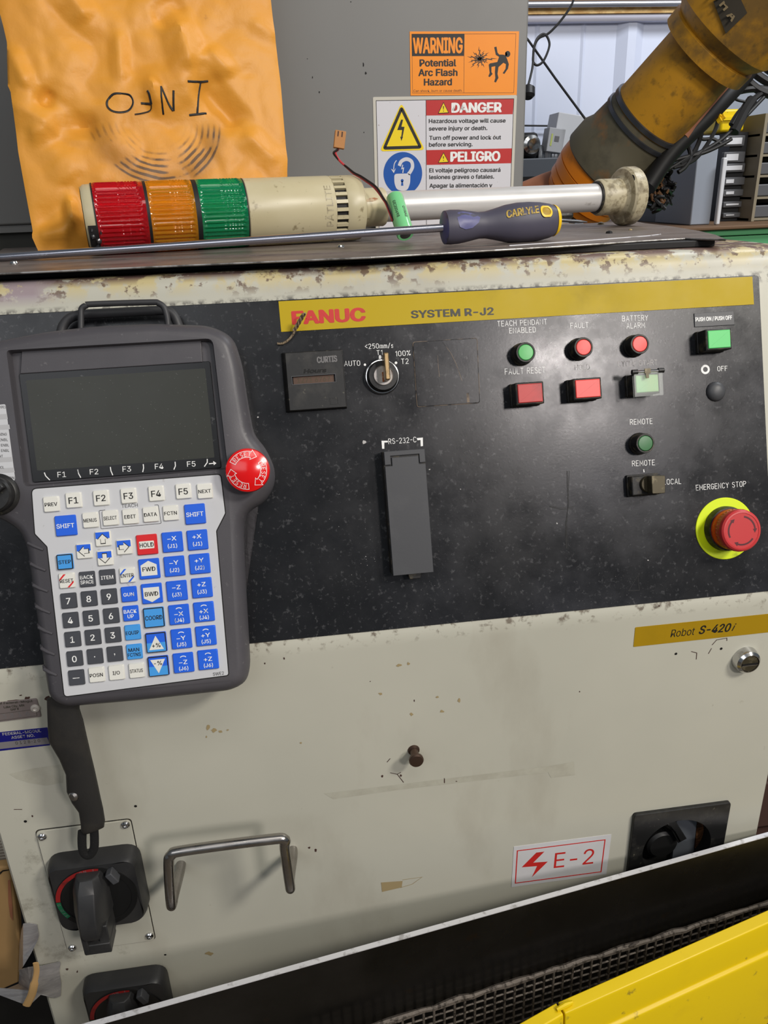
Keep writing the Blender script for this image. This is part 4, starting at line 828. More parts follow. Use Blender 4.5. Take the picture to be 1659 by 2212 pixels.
g = G(); text_px(g, PEN, 'TEACH', c5(703, 207), c5(797, 200), 7.5, .0007); text_px(g, PEN, 'SWE2', c5(1232, 1178), c5(1295, 1170), 7, .0007); ob('lettering', g, 'black_print', kp)
# status sheet and enable knob at the left
sh = rpoly(pxl(PEN, [(-58, 880), (12, 873), (33, 1034), (29, 1043), (6, 1037), (-30, 1042), (-48, 1050)]), .0015)
sp = ob('status_sheet', G().prism(PEN, sh, .0001, .0005, .0001), 'keypad_sheet', tp)
for k, (y0_, y1_) in enumerate(((897, 909), (920, 931), (990, 1001), (1013, 1024))): g = G().flat(PEN, pxl(PEN, [(-56+k*4, y0_+1), (15+k*5, y0_-3), (17+k*5, y1_-4), (-54+k*4, y1_)], .0006), .0006); ob('grey_row', g, 'box_grey', sp)
g = G()
def cB(x, y): return (x/7.375, 840+y/7.375)
for s_, x0_, x1_, y_ in (('TYPE1', -30, 92, 312), ('RUNNING', -120, 108, 744), ('TP ENBL', -105, 126, 832), ('TEST ENBL', -130, 145, 918), ('GUN ENBL', -115, 148, 1004), ('POINT', -95, 48, 1094), ('CONTROL', -140, 66, 1272), ('ON', 142, 228, 1438)): text_px(g, PEN, s_, cB(x0_, y_+2), cB(x1_, y_-2), 5.6, .0007)
ob('lettering', g, 'black_print', sp)
u, v = PEN.uv(-8, 1068, .004); o = PEN.p(u, v, 0)
kn = ob('enable_knob', G().lathe(o, PEN.ez, [(.0175, -.001), (.0175, .0015), (.0165, .003), (.0150, .004), (.0146, .011), (.0130, .0128), (.001, .0128)], 40), 'black_plastic', tp)
f2 = Fr(PEN.p(u, v, .0128), PEN.ex*.8+PEN.ey*.6, PEN.ey*.8-PEN.ex*.6); ob('knob_wing', G().box(f2, -.0125, .0125, -.0028, .0028, -.001, .006), 'black_plastic', kn, bevel=.001)
# grip ribs
for x0_, y0_, x1_, y1_ in ((245, 742, 415, 830), (272, 940, 438, 1028), (298, 1145, 458, 1228), (325, 1345, 482, 1433), (350, 1545, 503, 1632), (377, 1745, 525, 1832), (403, 1942, 545, 2028)):
    A = (x0_/4.425, 1000+y0_/4.425); B = (x1_/4.425, 1000+y1_/4.425)
    a = PEN.uv(*A, -.008); b_ = PEN.uv(*B, -.0004); ob('grip_rib', G().tube([PEN.p(a[0]+.0012, a[1], -.0085), PEN.p(a[0]*.75+b_[0]*.25, a[1]*.75+b_[1]*.25, -.0028), PEN.p(a[0]*.4+b_[0]*.6, a[1]*.4+b_[1]*.6, -.0002), PEN.p(*b_, .0001)], [.0012, .0016, .0015, .0011], 10), 'pendant_grey', tp)
# hanging loops on top
def pl_(pts, w_, r, nm='hanging_loop'): return ob(nm, G().tube(smooth([PEN.p(*PEN.uv(x, y, w_), w_) for x, y in pts], 5), r, 14), 'loop_rubber', tp)
pl_([(175, 716), (175, 690), (176, 668), (186, 660), (200, 657), (325, 653), (342, 655), (354, 664), (361, 685), (363, 706)], -.018, .0026)
pl_([(132, 720), (137, 703), (150, 688), (172, 680), (200, 678), (335, 671), (362, 672), (377, 684), (386, 706)], -.034, .0042)
# pendant stop button
u, v = PEN.uv(534.5, 1016, .018); o = PEN.p(u, v, 0)
RB = .0187
dome = lambda r: .0205-.0045*(r/RB)**2
sb = ob('stop_button', G().lathe(o, PEN.ez, [(.0155, 0), (.0155, .008)] + [(RB*.95, .010), (RB, .0125), (RB, .0145)] + [(RB*k, dome(RB*k)) for k in (.96, .9, .8, .65, .5, .35, .2, .02)], 56), 'stop_red', tp, label='red mushroom stop button with RESET arrows')
g = G()
def pol(r, a): return (u+r*math.cos(math.radians(a)), v+r*math.sin(math.radians(a)))
def srf(a, b_): return PEN.p(a, b_, dome(math.hypot(a-u, b_-v))+.00025)
for base in (150, 150-120, 150-240):
    P = [pol(RB*.86, base-78*k/10) for k in range(11)] + [pol(RB*.95, base-78), pol(RB*.74, base-98), pol(RB*.50, base-78), pol(RB*.59, base-78)] + [pol(RB*.59, base-78+78*k/10) for k in range(1, 11)]
    g.ribbon(PEN, P, .00045, 0, closed=True, surf=srf)
    for k, ch in enumerate('RESET'):
        sw = SF[ch]; a_c = base-10-k*14.5
        for st_ in sw: g.ribbon(PEN, [pol(RB*(.635+.17*y_), a_c-x_*17) for x_, y_ in st_], .00035, 0, surf=srf)
ob('reset_arrow', g, 'white_print', sb)
# hand strap hanging below
rows = [(1505, 101, 172), (1535, 102, 172), (1560, 103, 180), (1596, 105, 188), (1635, 128, 197), (1668, 142, 205), (1705, 144, 213), (1729, 155, 218), (1750, 170, 223), (1775, 174, 227), (1790, 175, 225), (1797, 178, 210)]
vs = []; sg = 20; WS = -.006
for i, (y_, xa, xb) in enumerate(rows):
    wv_ = -.018 + .0 if i < 2 else -.012
    a = PEN.uv(xa, y_-(xb-xa)*.0, 0); 
for i, (y_, xa, xb) in enumerate(rows):
    f = at_y(xa, y_+4, YD-.034); h = at_y(xb, y_-4, YD-.034)
    c = (f+h)/2; e = (h-f)/2; th = min(.010, e.length*.55)
    for k in range(sg):
        a = 2*math.pi*k/sg; vs.append(c + e*math.cos(a)*(1 if i < len(rows)-1 else .9) + V(0, -1, .35).normalized()*th*math.sin(a))
n = len(rows); fs = [(i*sg+k, i*sg+(k+1) % sg, (i+1)*sg+(k+1) % sg, (i+1)*sg+k) for i in range(n-1) for k in range(sg)] + [tuple(reversed(range(sg))), tuple((n-1)*sg+k for k in range(sg))]
hst = ob('hand_strap', G().add(vs, fs), 'rubber_black', tp, label='black rubber strap sleeve hanging under the housing', sharp=60)
q = [at_y(x, y, YD-.032) for x, y in ((178, 1795), (177, 1815), (179, 1838), (187, 1848), (196, 1846), (203, 1832), (204, 1812), (203, 1792))]
ob('webbing_loop', G().tube(smooth(q, 5), .0042, 12, flat=.6), 'webbing', hst)
u_, v_ = 0, 0; q = at_y(158, 1720, YD-.040); ob('stud', G().lathe(q, (-.5, -1, .2), [(.005, -.004), (.005, 0), (.003, .002), (.001, .0022)], 16), 'dull_chrome', hst)
# ------------------------------------------------------------------ top sheet, lid
ZS = 1.243
ob('lid_box', G().box(ROOMF, X0+.01, .4452, .782, 1.165, zt+.0002, ZS-.0027), 'lid_black', label='flat black lid box on the cabinet top under the steel sheet', cat='lid box', bevel=.001)  # the black lid box of the cabinet top, below the sheet
fe = [at_z(x, y, ZS) for x, y in ((-60, 592), (0, 588), (400, 570), (800, 553), (1200, 530), (1400, 517), (1480, 512.5), (1568, 515))]
re_ = [at_z(x, y, ZS) for x, y in ((1545, 505), (1510, 497), (1440, 486), (1395, 481))]
poly = [(q.x, q.y) for q in fe] + [(q.x, q.y) for q in re_] + [(.53, 1.16), (-.36, 1.16)]
ss = ob('steel_sheet', G().prism(ROOMF, poly, ZS-.0025, ZS-.0008), 'sheet_steel', label='thin dark steel sheet lying over the cabinet top', cat='metal sheet')
g = G()
for i in range(len(fe)-1): a, b_ = fe[i], fe[i+1]; g.tube([V(a.x, a.y-.0003, ZS-.0014), V(b_.x, b_.y-.0003, ZS-.0014)], .0009, 8)
ob('cut_edge', g, 'cut_edge', ss)
ue = [at_z(x, y, ZS) for x, y in ((-60, 571), (0, 567), (400, 555), (800, 544), (1100, 530), (1270, 519), (1400, 509), (1427, 505.5))]
poly = [(q.x, q.y) for q in ue] + [(at_z(1440, 492, ZS).x, at_z(1440, 492, ZS).y), (.50, 1.15), (-.355, 1.15)]
ob('upper_sheet', G().prism(ROOMF, poly, ZS-.0008, ZS), 'sheet_steel', ss)
g = G()
for i in range(4, len(ue)-1): a, b_ = ue[i], ue[i+1]; g.tube([V(a.x, a.y-.0002, ZS-.0003), V(b_.x, b_.y-.0002, ZS-.0003)], .0006, 6)
ob('torn_edge', g, 'bright_edge', ss)
for x, y in ((31, 569), (736, 533.5)):
    q = at_z(x, y, ZS); ob('sheet_screw', G().lathe(V(q.x, q.y, ZS-.0008), (0, 0, 1), [(.0042, 0), (.0042, .0012), (.0034, .0028), (.0015, .0034), (.0005, .0034)], 20), 'chrome', ss)
for i, (x, y, a, c_) in enumerate(((1316, 504, .0042, 'hole_black'), (1362, 497, .0022, 'chip_tan'), (1298, 485, .005, 'base_cream'))):
    q = at_z(x, y, ZS); ob('grit', G().lathe(V(q.x, q.y, ZS), (0, 0, 1), [(a, 0), (a*.8, a*.5), (a*.2, a*.7)], 7), c_, ss)
# ------------------------------------------------------------------ electrical enclosure behind
g0, g1 = at_y(0, 487, YE).z, at_y(0, 532, YE).z
enc = thing('electrical_enclosure', (0, YE+.1, zt), 'tall grey electrical enclosure standing behind the envelope with warning signs', 'electrical cabinet')
xr = at_y(1143, 0, YE).x
ob('enclosure_body', G().box(ROOMF, -.62, xr, YE, YE+.26, g0, 2.05), 'enclosure_grey', enc, bevel=.0025)
ob('plinth', G().box(ROOMF, -.60, xr-.01, YE+.012, YE+.25, zt, g0), 'plinth_dark', enc)
ob('plinth_lip', G().box(ROOMF, -.61, xr-.004, YE+.004, YE+.012, g0-.010, g0-.0005), 'enclosure_grey', enc)
g = G()
for x, y, rx, ry in ((675, 167, 1.5, 3), (690, 199, 1.6, 3), (785, 140, 2, 6), (790, 158, 2.5, 4), (786, 286, 1.2, 2.5), (758, 4, 1.5, 1.5), (664, 127, 1.2, 1.2)): blob(g, x, y, rx, ry, ENC, .0003, 8)
ob('paint_chip', g, 'hole_black', enc, kind='stuff')
def cE(x, y): return (800+x/4.74, 50+y/4.74)
EQ = lambda pts, w_=0.0: pxl(ENC, [cE(*p_) for p_ in pts], w_)
ws = ob('warning_sign', G().prism(ENC, EQ([(402, 86), (1522, 84), (1498, 737), (412, 742)]), 0, .0006), 'warn_orange', enc, label='orange arc flash warning sign')
g = G(); W_ = .0007
a = ccw(EQ([(424, 112), (1490, 108), (1468, 712), (432, 716)], W_)); g.ribbon(ENC, a, .0004, W_, closed=True); g.ribbon(ENC, EQ([(963, 112), (958, 714)], W_), .0004, W_); g.ribbon(ENC, EQ([(427, 336), (960, 336)], W_), .0003, W_)
g.flat(ENC, EQ([(424, 112), (961, 112), (958, 333), (428, 335)], W_), W_)
text_px(g, ENC, 'Potential', cE(503, 442), cE(880, 440), 14.5, W_, bold=.03); text_px(g, ENC, 'Arc Flash', cE(491, 540), cE(893, 538), 14.5, W_, bold=.03); text_px(g, ENC, 'Hazard', cE(547, 637), cE(836, 634), 14, W_, bold=.03); text_px(g, ENC, 'Can shock, burn or cause death.', cE(441, 706), cE(943, 702), 5.2, W_, bold=.0)
# burst of bolts
cx_, cy_ = 1120, 365
n_ = 11
for k in range(n_):
    a = 2*math.pi*k/n_+.1*math.sin(k*5); L_ = 184 if k == 0 else random.uniform(95, 140); dx, dy = math.cos(a), math.sin(a)
    nx_, ny_ = -dy, dx; pt = lambda t, s_: (cx_+dx*L_*t+nx_*s_, cy_+dy*L_*t+ny_*s_)
    g.flat(ENC, EQ([pt(.02, 9), pt(.42, 20), pt(.36, 4), pt(.72, 15), pt(.66, 1), pt(1.0, 0), pt(.60, -9), pt(.66, 3), pt(.30, -8), pt(.36, 6), pt(.02, -6)], W_), W_)
man = [[(1268, 246), (1292, 240), (1302, 300), (1320, 322), (1360, 322), (1385, 330), (1402, 372), (1418, 420), (1410, 465), (1372, 520), (1355, 512), (1385, 465), (1388, 420), (1362, 405), (1335, 430), (1312, 450), (1302, 520), (1312, 560), (1285, 608), (1268, 600), (1280, 560), (1275, 500), (1280, 440), (1240, 448), (1240, 500), (1252, 520), (1222, 552), (1208, 545), (1222, 510), (1212, 425), (1225, 412), (1300, 398), (1318, 345), (1285, 325)], [(1382, 300+13*0), (1395, 296), (1402, 330), (1385, 338)]]
for P in man: g.flat(ENC, EQ(P, W_), W_)
g.flat(ENC, circ(*EQ([(1406, 316)], W_)[0], .0038, 14), W_)
ob('lettering', g, 'black_print', ws)
ob('lettering', text_px(G(), ENC, 'WARNING', cE(436, 306), cE(945, 302), 32, .0008, bold=.035), 'warn_orange', ws)
ds = ob('danger_sign', G().prism(ENC, rpoly(EQ([(25, 757), (1500, 737), (1440, 2260), (60, 2290)]), .002), 0, .0008), 'sign_edge', enc, label='white danger and peligro sign with blue padlock disc')
ob('sign_face', G().flat(ENC, EQ([(58, 792), (1470, 772), (1415, 2230), (92, 2250)], .0009), .0009), 'sign_white', ds)
W_ = .0010
for P in ([(568, 790), (1470, 775), (1458, 932), (572, 946)], [(574, 1300), (1450, 1282), (1442, 1434), (576, 1452)]): ob('red_band', G().flat(ENC, EQ(P, W_), W_), 'danger_red', ds)
W_ = .0012
ob('lettering', text_px(G(), ENC, 'DANGER', cE(829, 914), cE(1345, 908), 20, W_, bold=.04), 'white_print', ds); ob('lettering', text_px(G(), ENC, 'PELIGRO', cE(818, 1416), cE(1330, 1408), 20, W_, bold=.04), 'white_print', ds)
g = G()
for s_, x0_, x1_, y_ in (('Hazardous voltage will cause', 599, 1385, 1022), ('severe injury or death.', 599, 1198, 1099), ('Turn off power and lock out', 603, 1338, 1194), ('before servicing.', 600, 1048, 1264), ('El voltaje peligroso causar\u00e1', 603, 1332, 1527), ('lesiones graves o fatales.', 603, 1268, 1596), ('Apagar la alimentaci\u00f3n y', 605, 1248, 1684), ('bloquee antes de dar servicio.', 605, 1385, 1752)): text_px(g, ENC, s_, cE(x0_, y_), cE(x1_, y_-6), 8.4, W_, bold=.018)
fr_ = ccw(EQ([(60, 793), (1470, 773), (1416, 2230), (94, 2250)], W_)); g.ribbon(ENC, fr_, .0006, W_, closed=True); g.ribbon(ENC, EQ([(570, 790), (575, 2240)], W_), .0006, W_)
ob('lettering', g, 'black_print', ds)
tri = lambda k: rpoly([(EQ([(318, 870)])[0][0]+(p_[0])*k, EQ([(318, 1110)])[0][1]+p_[1]*k) for p_ in ((-.0325, -.0245), (.0325, -.0245), (0, .036))], .006*k)
ob('triangle', G().flat(ENC, tri(1.0), W_), 'sign_tri_yellow', ds); W2 = .0014
g = G(); t_ = rpoly([(EQ([(318, 870)])[0][0]+p_[0], EQ([(318, 1110)])[0][1]+p_[1]) for p_ in ((-.0258, -.0205), (.0258, -.0205), (0, .029))], .002); g.ribbon(ENC, t_, .0040, W2, closed=True)
g.flat(ENC, EQ([(315, 988), (336, 988), (318, 1060), (350, 1062), (330, 1165), (336, 1160), (318, 1206), (306, 1160), (316, 1166), (326, 1094), (276, 1094)], W2), W2)
ob('bolt_mark', g, 'black_print', ds)
for cx_, y0_, y1_ in ((749, 812, 922), (749, 1326, 1428)):
    ob('small_triangle', G().flat(ENC, EQ([(cx_, y0_), (cx_+52, y1_-6), (cx_-52, y1_)], W2), W2), 'sign_tri_yellow', ds); g = G()
    g.flat(ENC, EQ([(cx_-5, y0_+38), (cx_+5, y0_+38), (cx_+2, y1_-36), (cx_-2, y1_-36)], W2+.0002), W2+.0002); g.flat(ENC, circ(*EQ([(cx_, y1_-22)], W2)[0], .0006, 8), W2+.0002); P = EQ([(cx_, y0_), (cx_+52, y1_-6), (cx_-52, y1_)], W2); g.ribbon(ENC, ccw(P), .0006, W2+.0002, closed=True)
    ob('exclamation_mark', g, 'black_print', ds)
cc = EQ([(332, 1540)])[0]; ob('blue_disc', G().flat(ENC, circ(cc[0], cc[1], .0280, 56), W_), 'sign_blue', ds)
g = G(); g.flat(ENC, rpoly(EQ([(244, 1543), (410, 1538), (408, 1640), (380, 1710), (328, 1718), (270, 1705), (246, 1640)], W2), .004), W2)
sh_ = EQ([(296, 1462), (318, 1415), (370, 1392), (420, 1415), (432, 1470), (410, 1520), (388, 1546)], W2); g.ribbon(ENC, [tuple(q) for q in smooth([Vector(q) for q in sh_], 5)], .0048, W2)
g.ribbon(ENC, [tuple(q) for q in smooth([Vector(q) for q in EQ([(268, 1405), (246, 1440), (238, 1500)], W2)], 4)], .0012, W2); g.flat(ENC, EQ([(210, 1490), (242, 1508), (262, 1484), (240, 1536)], W2), W2)
g.ribbon(ENC, EQ([(332, 1450), (322, 1490), (340, 1484), (332, 1534)], W2), .0014, W2)
ob('padlock_mark', g, 'sign_white', ds)
g = G(); k_ = EQ([(326, 1612)], W2)[0]; g.flat(ENC, circ(k_[0], k_[1], .0021, 14), W2+.0002); g.flat(ENC, EQ([(320, 1615), (333, 1615), (338, 1664), (314, 1664)], W2), W2+.0002); ob('keyhole_mark', g, 'sign_blue', ds)
# ------------------------------------------------------------------ envelope
BL = V(at_z(85, 545, ZS).x, .972, ZS+.0015); BRp = V(.15, 1.060, ZS+.0015); TP = V(-.05, 1.112, 1.60)
ev_n = (BRp-BL).cross(TP-BL).normalized()
if ev_n.y > 0: ev_n = -ev_n
def on_env(x, y):
    d = ray(x, y); return CAM + d*((BL-CAM).dot(ev_n)/d.dot(ev_n))
ex_ = (BRp-BL).normalized(); ey_ = ex_.cross(ev_n)*-1
if ey_.z < 0: ey_ = -ey_
EV = Fr(BL, ex_, ev_n.cross(ex_)) if ev_n.cross(ex_).z > 0 else Fr(BL, ex_, -ev_n.cross(ex_))
sgn = 1 if EV.ez.y < 0 else -1
def ridge(x, y, x0, y0, x1, y1, wd, h):
    dx, dy = x1-x0, y1-y0; L2 = dx*dx+dy*dy; t = max(0, min(1, ((x-x0)*dx+(y-y0)*dy)/L2)); d = math.hypot(x-x0-t*dx, y-y0-t*dy)
    return h*max(0, 1-d/wd)*min(1, 4*t*(1-t)+.35)
CR = [(0, 215, 110, 280, 40, .006), (100, 285, 215, 275, 34, -.005), (150, 0, 190, 60, 40, .005), (380, 60, 410, 170, 46, .007), (255, 80, 262, 190, 26, .004), (430, 190, 520, 290, 40, -.006), (60, 300, 130, 280, 30, .005), (80, 510, 155, 515, 26, .006), (320, 180, 340, 250, 24, .004), (90, 240, 110, 200, 26, -.005), (520, 300, 600, 370, 36, .005), (20, 110, 60, 200, 30, .006), (330, 60, 400, 20, 40, -.005), (440, 120, 500, 180, 30, .004), (540, 60, 600, 90, 30, .003), (150, 430, 160, 500, 20, .006), (60, 500, 180, 420, 40, -.004), (210, 240, 430, 180, 60, .004)]
def env_disp(x, y):
    s = 2.1*sum(ridge(x, y, *c_) for c_ in CR)
    p_ = V(x/160.0, y/160.0, 0)
    s += .0080*noise.noise(p_) + .0085*abs(noise.noise(p_*1.7+V(3, 1, 0))) + .0009*noise.noise(p_*7)
    return s
Lx = [(-30, -12), (0, -8), (60, 8), (95, 16), (190, 18), (200, 24), (240, 30), (330, 40), (440, 60), (500, 71), (512, 69), (550, 86)]
Rx = [(-30, 580), (0, 583), (100, 595), (200, 606), (300, 614), (360, 620), (385, 619), (450, 622), (560, 628)]
def interp(T_, y):
    for (a, b_), (c_, d) in zip(T_, T_[1:]):
        if y <= c_: return b_+(d-b_)*(y-a)/(c_-a)
    return T_[-1][1]
NX, NY = 90, 100; vs = []; ytop = -190.0
def envpt(s_, t_, lift=0.0):
    y = ytop+(552-ytop)*t_; xl_, xr_ = interp(Lx, max(y, -30)), interp(Rx, max(y, -30))
    yy = y - 18*s_*t_
    x = xl_+(xr_-xl_)*s_; q = on_env(x, yy)
    edge = min(s_, 1-s_)*8; edge = min(1, edge); be = min(1, (1-t_)*14)
    d = env_disp(x, y)*(.35+.65*edge) + .007*math.sin(math.pi*s_)**.5*be
    d *= (.25+.75*be); return q, d+lift
for j in range(NY+1):
    for i in range(NX+1):
        q, d = envpt(i/NX, j/NY); p_ = q+ev_n*(d+.002); p_.z = max(p_.z, ZS+.0006); vs.append(p_)
nf = len(vs)
for j in range(NY+1):
    for i in range(NX+1):
        q, d = envpt(i/NX, j/NY); p_ = q+ev_n*(min(d, 0)-.003 if 0 < i < NX and 0 < j < NY else d+.0012); p_.z = max(p_.z, ZS+.0006); vs.append(p_)
st_ = NX+1; fs = []
for j in range(NY):
    for i in range(NX):
        a = j*st_+i; fs.append((a, a+st_, a+st_+1, a+1)); fs.append((nf+a, nf+a+1, nf+a+st_+1, nf+a+st_))
for j in range(NY):
    for i in (0, NX): a = j*st_+i; fs.append((a, a+st_, nf+a+st_, nf+a) if i else (a, nf+a, nf+a+st_, a+st_))
for i in range(NX):
    for j in (0, NY): a = j*st_+i; fs.append((a, a+1, nf+a+1, nf+a))
# manila paper with tyre-like ring smudges: rings about a fixed point of the paper
cen = on_env(335, 262)
mm = mat('manila', (212, 146, 48), .5, layers=[(5, .45, .7, (204, 134, 40), {'amt': .6}), (30, .68, .74, (150, 96, 30), {'amt': .5, 'detail': 8})], bump=(14, .35, .006))
nt = mm.node_tree; N = nt.nodes; L = nt.links; b = N['Principled BSDF']
def nm(op, a, c_=None):
    r = N.new('ShaderNodeMath'); r.operation = op
    for i, s_ in enumerate((a, c_)):
        if s_ is None: continue
        if isinstance(s_, (int, float)): r.inputs[i].default_value = s_
        else: L.new(s_, r.inputs[i])
    return r.outputs[0]
tcn = N.new('ShaderNodeTexCoord'); sub = N.new('ShaderNodeVectorMath'); sub.operation = 'SUBTRACT'; L.new(tcn.outputs['Object'], sub.inputs[0]); sub.inputs[1].default_value = cen
ln = N.new('ShaderNodeVectorMath'); ln.operation = 'LENGTH'; L.new(sub.outputs[0], ln.inputs[0])
du_ = N.new('ShaderNodeVectorMath'); du_.operation = 'DOT_PRODUCT'; L.new(sub.outputs[0], du_.inputs[0]); du_.inputs[1].default_value = EV.ey
nz_ = N.new('ShaderNodeTexNoise'); nz_.inputs['Scale'].default_value = 30; nz_.inputs['Detail'].default_value = 6; L.new(tcn.outputs['Object'], nz_.inputs[0])
rr_ = nm('ADD', ln.outputs[1], nm('MULTIPLY', nm('SUBTRACT', nz_.outputs[0], .5), .004))
wv2 = nm('MULTIPLY', nm('ADD', nm('SINE', nm('MULTIPLY', rr_, 950.0)), .25), 1.2)
def rng(sock, lo, hi, a=0., c_=1.):
    r = N.new('ShaderNodeMapRange'); L.new(sock, r.inputs[0]); r.inputs[1].default_value = lo; r.inputs[2].default_value = hi; r.inputs[3].default_value = a; r.inputs[4].default_value = c_; return r.outputs[0]
mk = nm('MULTIPLY', rng(rr_, .030, .052), rng(rr_, .0775, .073)); mk = nm('MULTIPLY', mk, rng(du_.outputs[1], -.004, -.034)); mk = nm('MULTIPLY', mk, rng(nz_.outputs[0], .42, .60))
halo = nm('MULTIPLY', nm('MULTIPLY', nm('MULTIPLY', rng(rr_, .048, .066), rng(rr_, .086, .072)), rng(du_.outputs[1], .012, -.02)), .3)
fac = nm('MINIMUM', nm('ADD', nm('MULTIPLY', nm('MAXIMUM', wv2, 0.0), mk), halo), .85)
mx = N.new('ShaderNodeMix'); mx.data_type = 'RGBA'; L.new(fac, mx.inputs[0]); src = b.inputs['Base Color'].links[0].from_socket; L.new(src, mx.inputs[6]); mx.inputs[7].default_value = S(44, 34, 30); L.new(mx.outputs[2], b.inputs['Base Color'])
env = ob('envelope', G().add(vs, fs), 'manila', label='large crumpled manila envelope leaning on the grey enclosure, INFO written upside down', cat='envelope', sharp=50)
def env_surf(x, y):
    # photo pixel -> point just above the displaced paper
    yy = y
    for _ in range(3):
        t_ = (yy-ytop)/(552-ytop); s_ = (x-interp(Lx, max(yy, -30)))/(interp(Rx, max(yy, -30))-interp(Lx, max(yy, -30))); yy = y + 18*s_*t_
    q, d = envpt(s_, t_); return q+ev_n*(d+.0024)
g = G()
for pts in ([(403, 190), (424, 187), (448, 181)], [(431, 187), (427, 215), (425, 250)], [(408, 254), (425, 252), (445, 249)], [(374, 247), (373, 228), (373, 208)], [(373, 247), (362, 232), (346, 201)], [(346, 201), (347, 225), (352, 254)],
            [(326, 236), (321, 218), (317, 211), (325, 245)][:3], [(326, 236), (313, 233), (304, 233)], [(326, 236), (324, 246), (308, 252), (291, 255)], [(262, 213), (245, 214), (233, 226), (233, 240), (244, 250), (262, 252), (280, 245), (287, 231), (280, 217), (262, 213)]):
    P = smooth([env_surf(x, y) for x, y in smooth([Vector(q) for q in pts], 4)], 2)
    g.tube(P, .0012, 6, flat=.35)
ob('handwriting', g, 'black_print', env)
# ------------------------------------------------------------------ signal tower lying on the sheet
ZB = ZS
A = V(at_z(235, 553, ZB).x, .925, 0); Bf = V(at_z(1335, 491, ZB).x, 1.045, 0)
RBd = .0360
ax0 = V(A.x, A.y, ZB+RBd+.0005); ax1 = V(Bf.x, Bf.y, ZB+.0362)
axd = (ax1-ax0).normalized()
def axis_at(px):
    # point of the axis that shows at photo column px
    lo, hi = -.2, 1.2
    for _ in range(40):
        m_ = (lo+hi)/2; q = ax0+(ax1-ax0)*m_; r_ = q-CAM; X_ = PX+FPX*r_.dot(RR)/r_.dot(FW)
        if X_ < px: lo = m_
        else: hi = m_
    return (ax0+(ax1-ax0)*lo-ax0).dot(axd)
bc = thing('signal_tower', V(A.x, A.y, ZB), 'signal tower with red, amber and green lenses lying on the steel sheet', 'signal lamp')
hA = [axis_at(p_) for p_ in (184, 207, 312, 322, 418, 428, 525, 533)]
LB = lambda name, prof, m_, parent=bc, seg=64, rad=None, label=None, cap=True, sharp=35: ob(name, G().lathe(ax0, axd, prof, seg, cap, rad=rad), m_, parent, label=label, sharp=sharp)
h0, h1 = hA[0], hA[1]
LB('end_cap', [(RBd*.90, h0), (RBd*.965, h0+.003), (RBd*.975, h1-.002), (RBd*.99, h1)], 'beacon_cream')
# broken side of the cap
SDf = Fr(ax0+axd*h0, V(0, -1, 0)-axd*axd.dot(V(0, -1, 0)), axd)
LB('cap_face', [(RBd*.92, h0-.0006), (.001, h0-.0008)], 'beacon_cream')
fy = V(0, -1, 0); fy = (fy-axd*fy.dot(axd)).normalized(); bu = axd.cross(fy)
if bu.z < 0: bu = -bu
g = G(); seg_ = 14
vs = []; 
for k in range(seg_+1):
    a = math.radians(-8-68*k/seg_); r_ = RBd*1.0
    for hh in (h0+.002, h1-.0005): vs.append(ax0+axd*hh+(fy*math.cos(a)+bu*math.sin(a))*r_*(1.0+.006))
g.add(vs, [(2*k, 2*k+1, 2*k+3, 2*k+2) for k in range(seg_)]); ob('broken_opening', g, 'seal_black', bc)
g = G()
for k, (a, hh, s_) in enumerate(((-26, h0+.006, .006), (-34, h0+.011, .007), (-20, h0+.013, .005), (-44, h0+.008, .006), (-52, h0+.013, .005), (-15, h0+.005, .004))):
    a = math.radians(a); q = ax0+axd*hh+(fy*math.cos(a)+bu*math.sin(a))*RBd*1.012; g.lathe(q, fy*math.cos(a+k)+axd*.5, [(s_*.5, 0), (s_*.35, .0012), (.0004, .002)], 5)
ob('torn_foil', g, 'foil', bc)
LB('socket_core', [(RBd*.80, h1), (RBd*.80, hA[7])], 'lens_core')
def lens(name, ha, hb, m_, lab):
    n_ = 34; prof = []
    for i in range(n_+1):
        t = i/n_; prof.append((RBd, ha+(hb-ha)*t))
    def rad(r, h, a):
        t = (h-ha)/(hb-ha)
        if t < .03 or t > .93: return RBd*1.004
        fl = .0009*math.cos(a*46)
        rg = .0005*math.cos((t-.5)*2*math.pi*15) if .5 < t < .93 else 0
        return RBd*.985+fl+rg
    inner = [(RBd*.90, hb), (RBd*.90, ha)]
    ob(name, G().lathe(ax0, axd, prof+inner, 232, False, rad=lambda r, h, a: rad(r, h, a) if r > RBd*.95 else r).add([], []), m_, bc, label=lab, sharp=60)
lens('lens', h1+.001, hA[2], 'lens_red', 'red lens'); lens('lens', hA[3], hA[4], 'lens_amber', 'amber lens'); lens('lens', hA[5], hA[6], 'lens_green', 'green lens')
for nm_, a_, b_, m_ in (('seal_ring', h1-.0004, h1+.001, 'seal_black'), ('seal_ring', hA[2], hA[2]+.0018, 'lens_red'), ('seal_ring', hA[2]+.0018, hA[3], 'seal_black'), ('seal_ring', hA[4], hA[5], 'seal_black'), ('seal_ring', hA[6], hA[6]+.0012, 'seal_black')):
    LB(nm_, [(RBd*.97, a_), (RBd*1.006, a_), (RBd*1.006, b_), (RBd*.97, b_)], m_, cap=False)
hb0 = hA[6]+.0012; hv0 = axis_at(711); hv1 = axis_at(735); hb1 = axis_at(760); hb2 = axis_at(775)
bd = LB('body', [(RBd*.98, hb0), (RBd*1.0, hb0+.001), (RBd*1.0, hv0-.002), (RBd*.985, hv0-.001), (RBd*.985, hv0), (RBd*.90, hv0), (RBd*.90, hv1), (RBd*.985, hv1), (RBd*1.0, hv1+.001), (RBd*1.0, hb1), (RBd*.97, hb2-.002), (RBd*.90, hb2), (.001, hb2)], 'beacon_cream', label='cream plastic body')
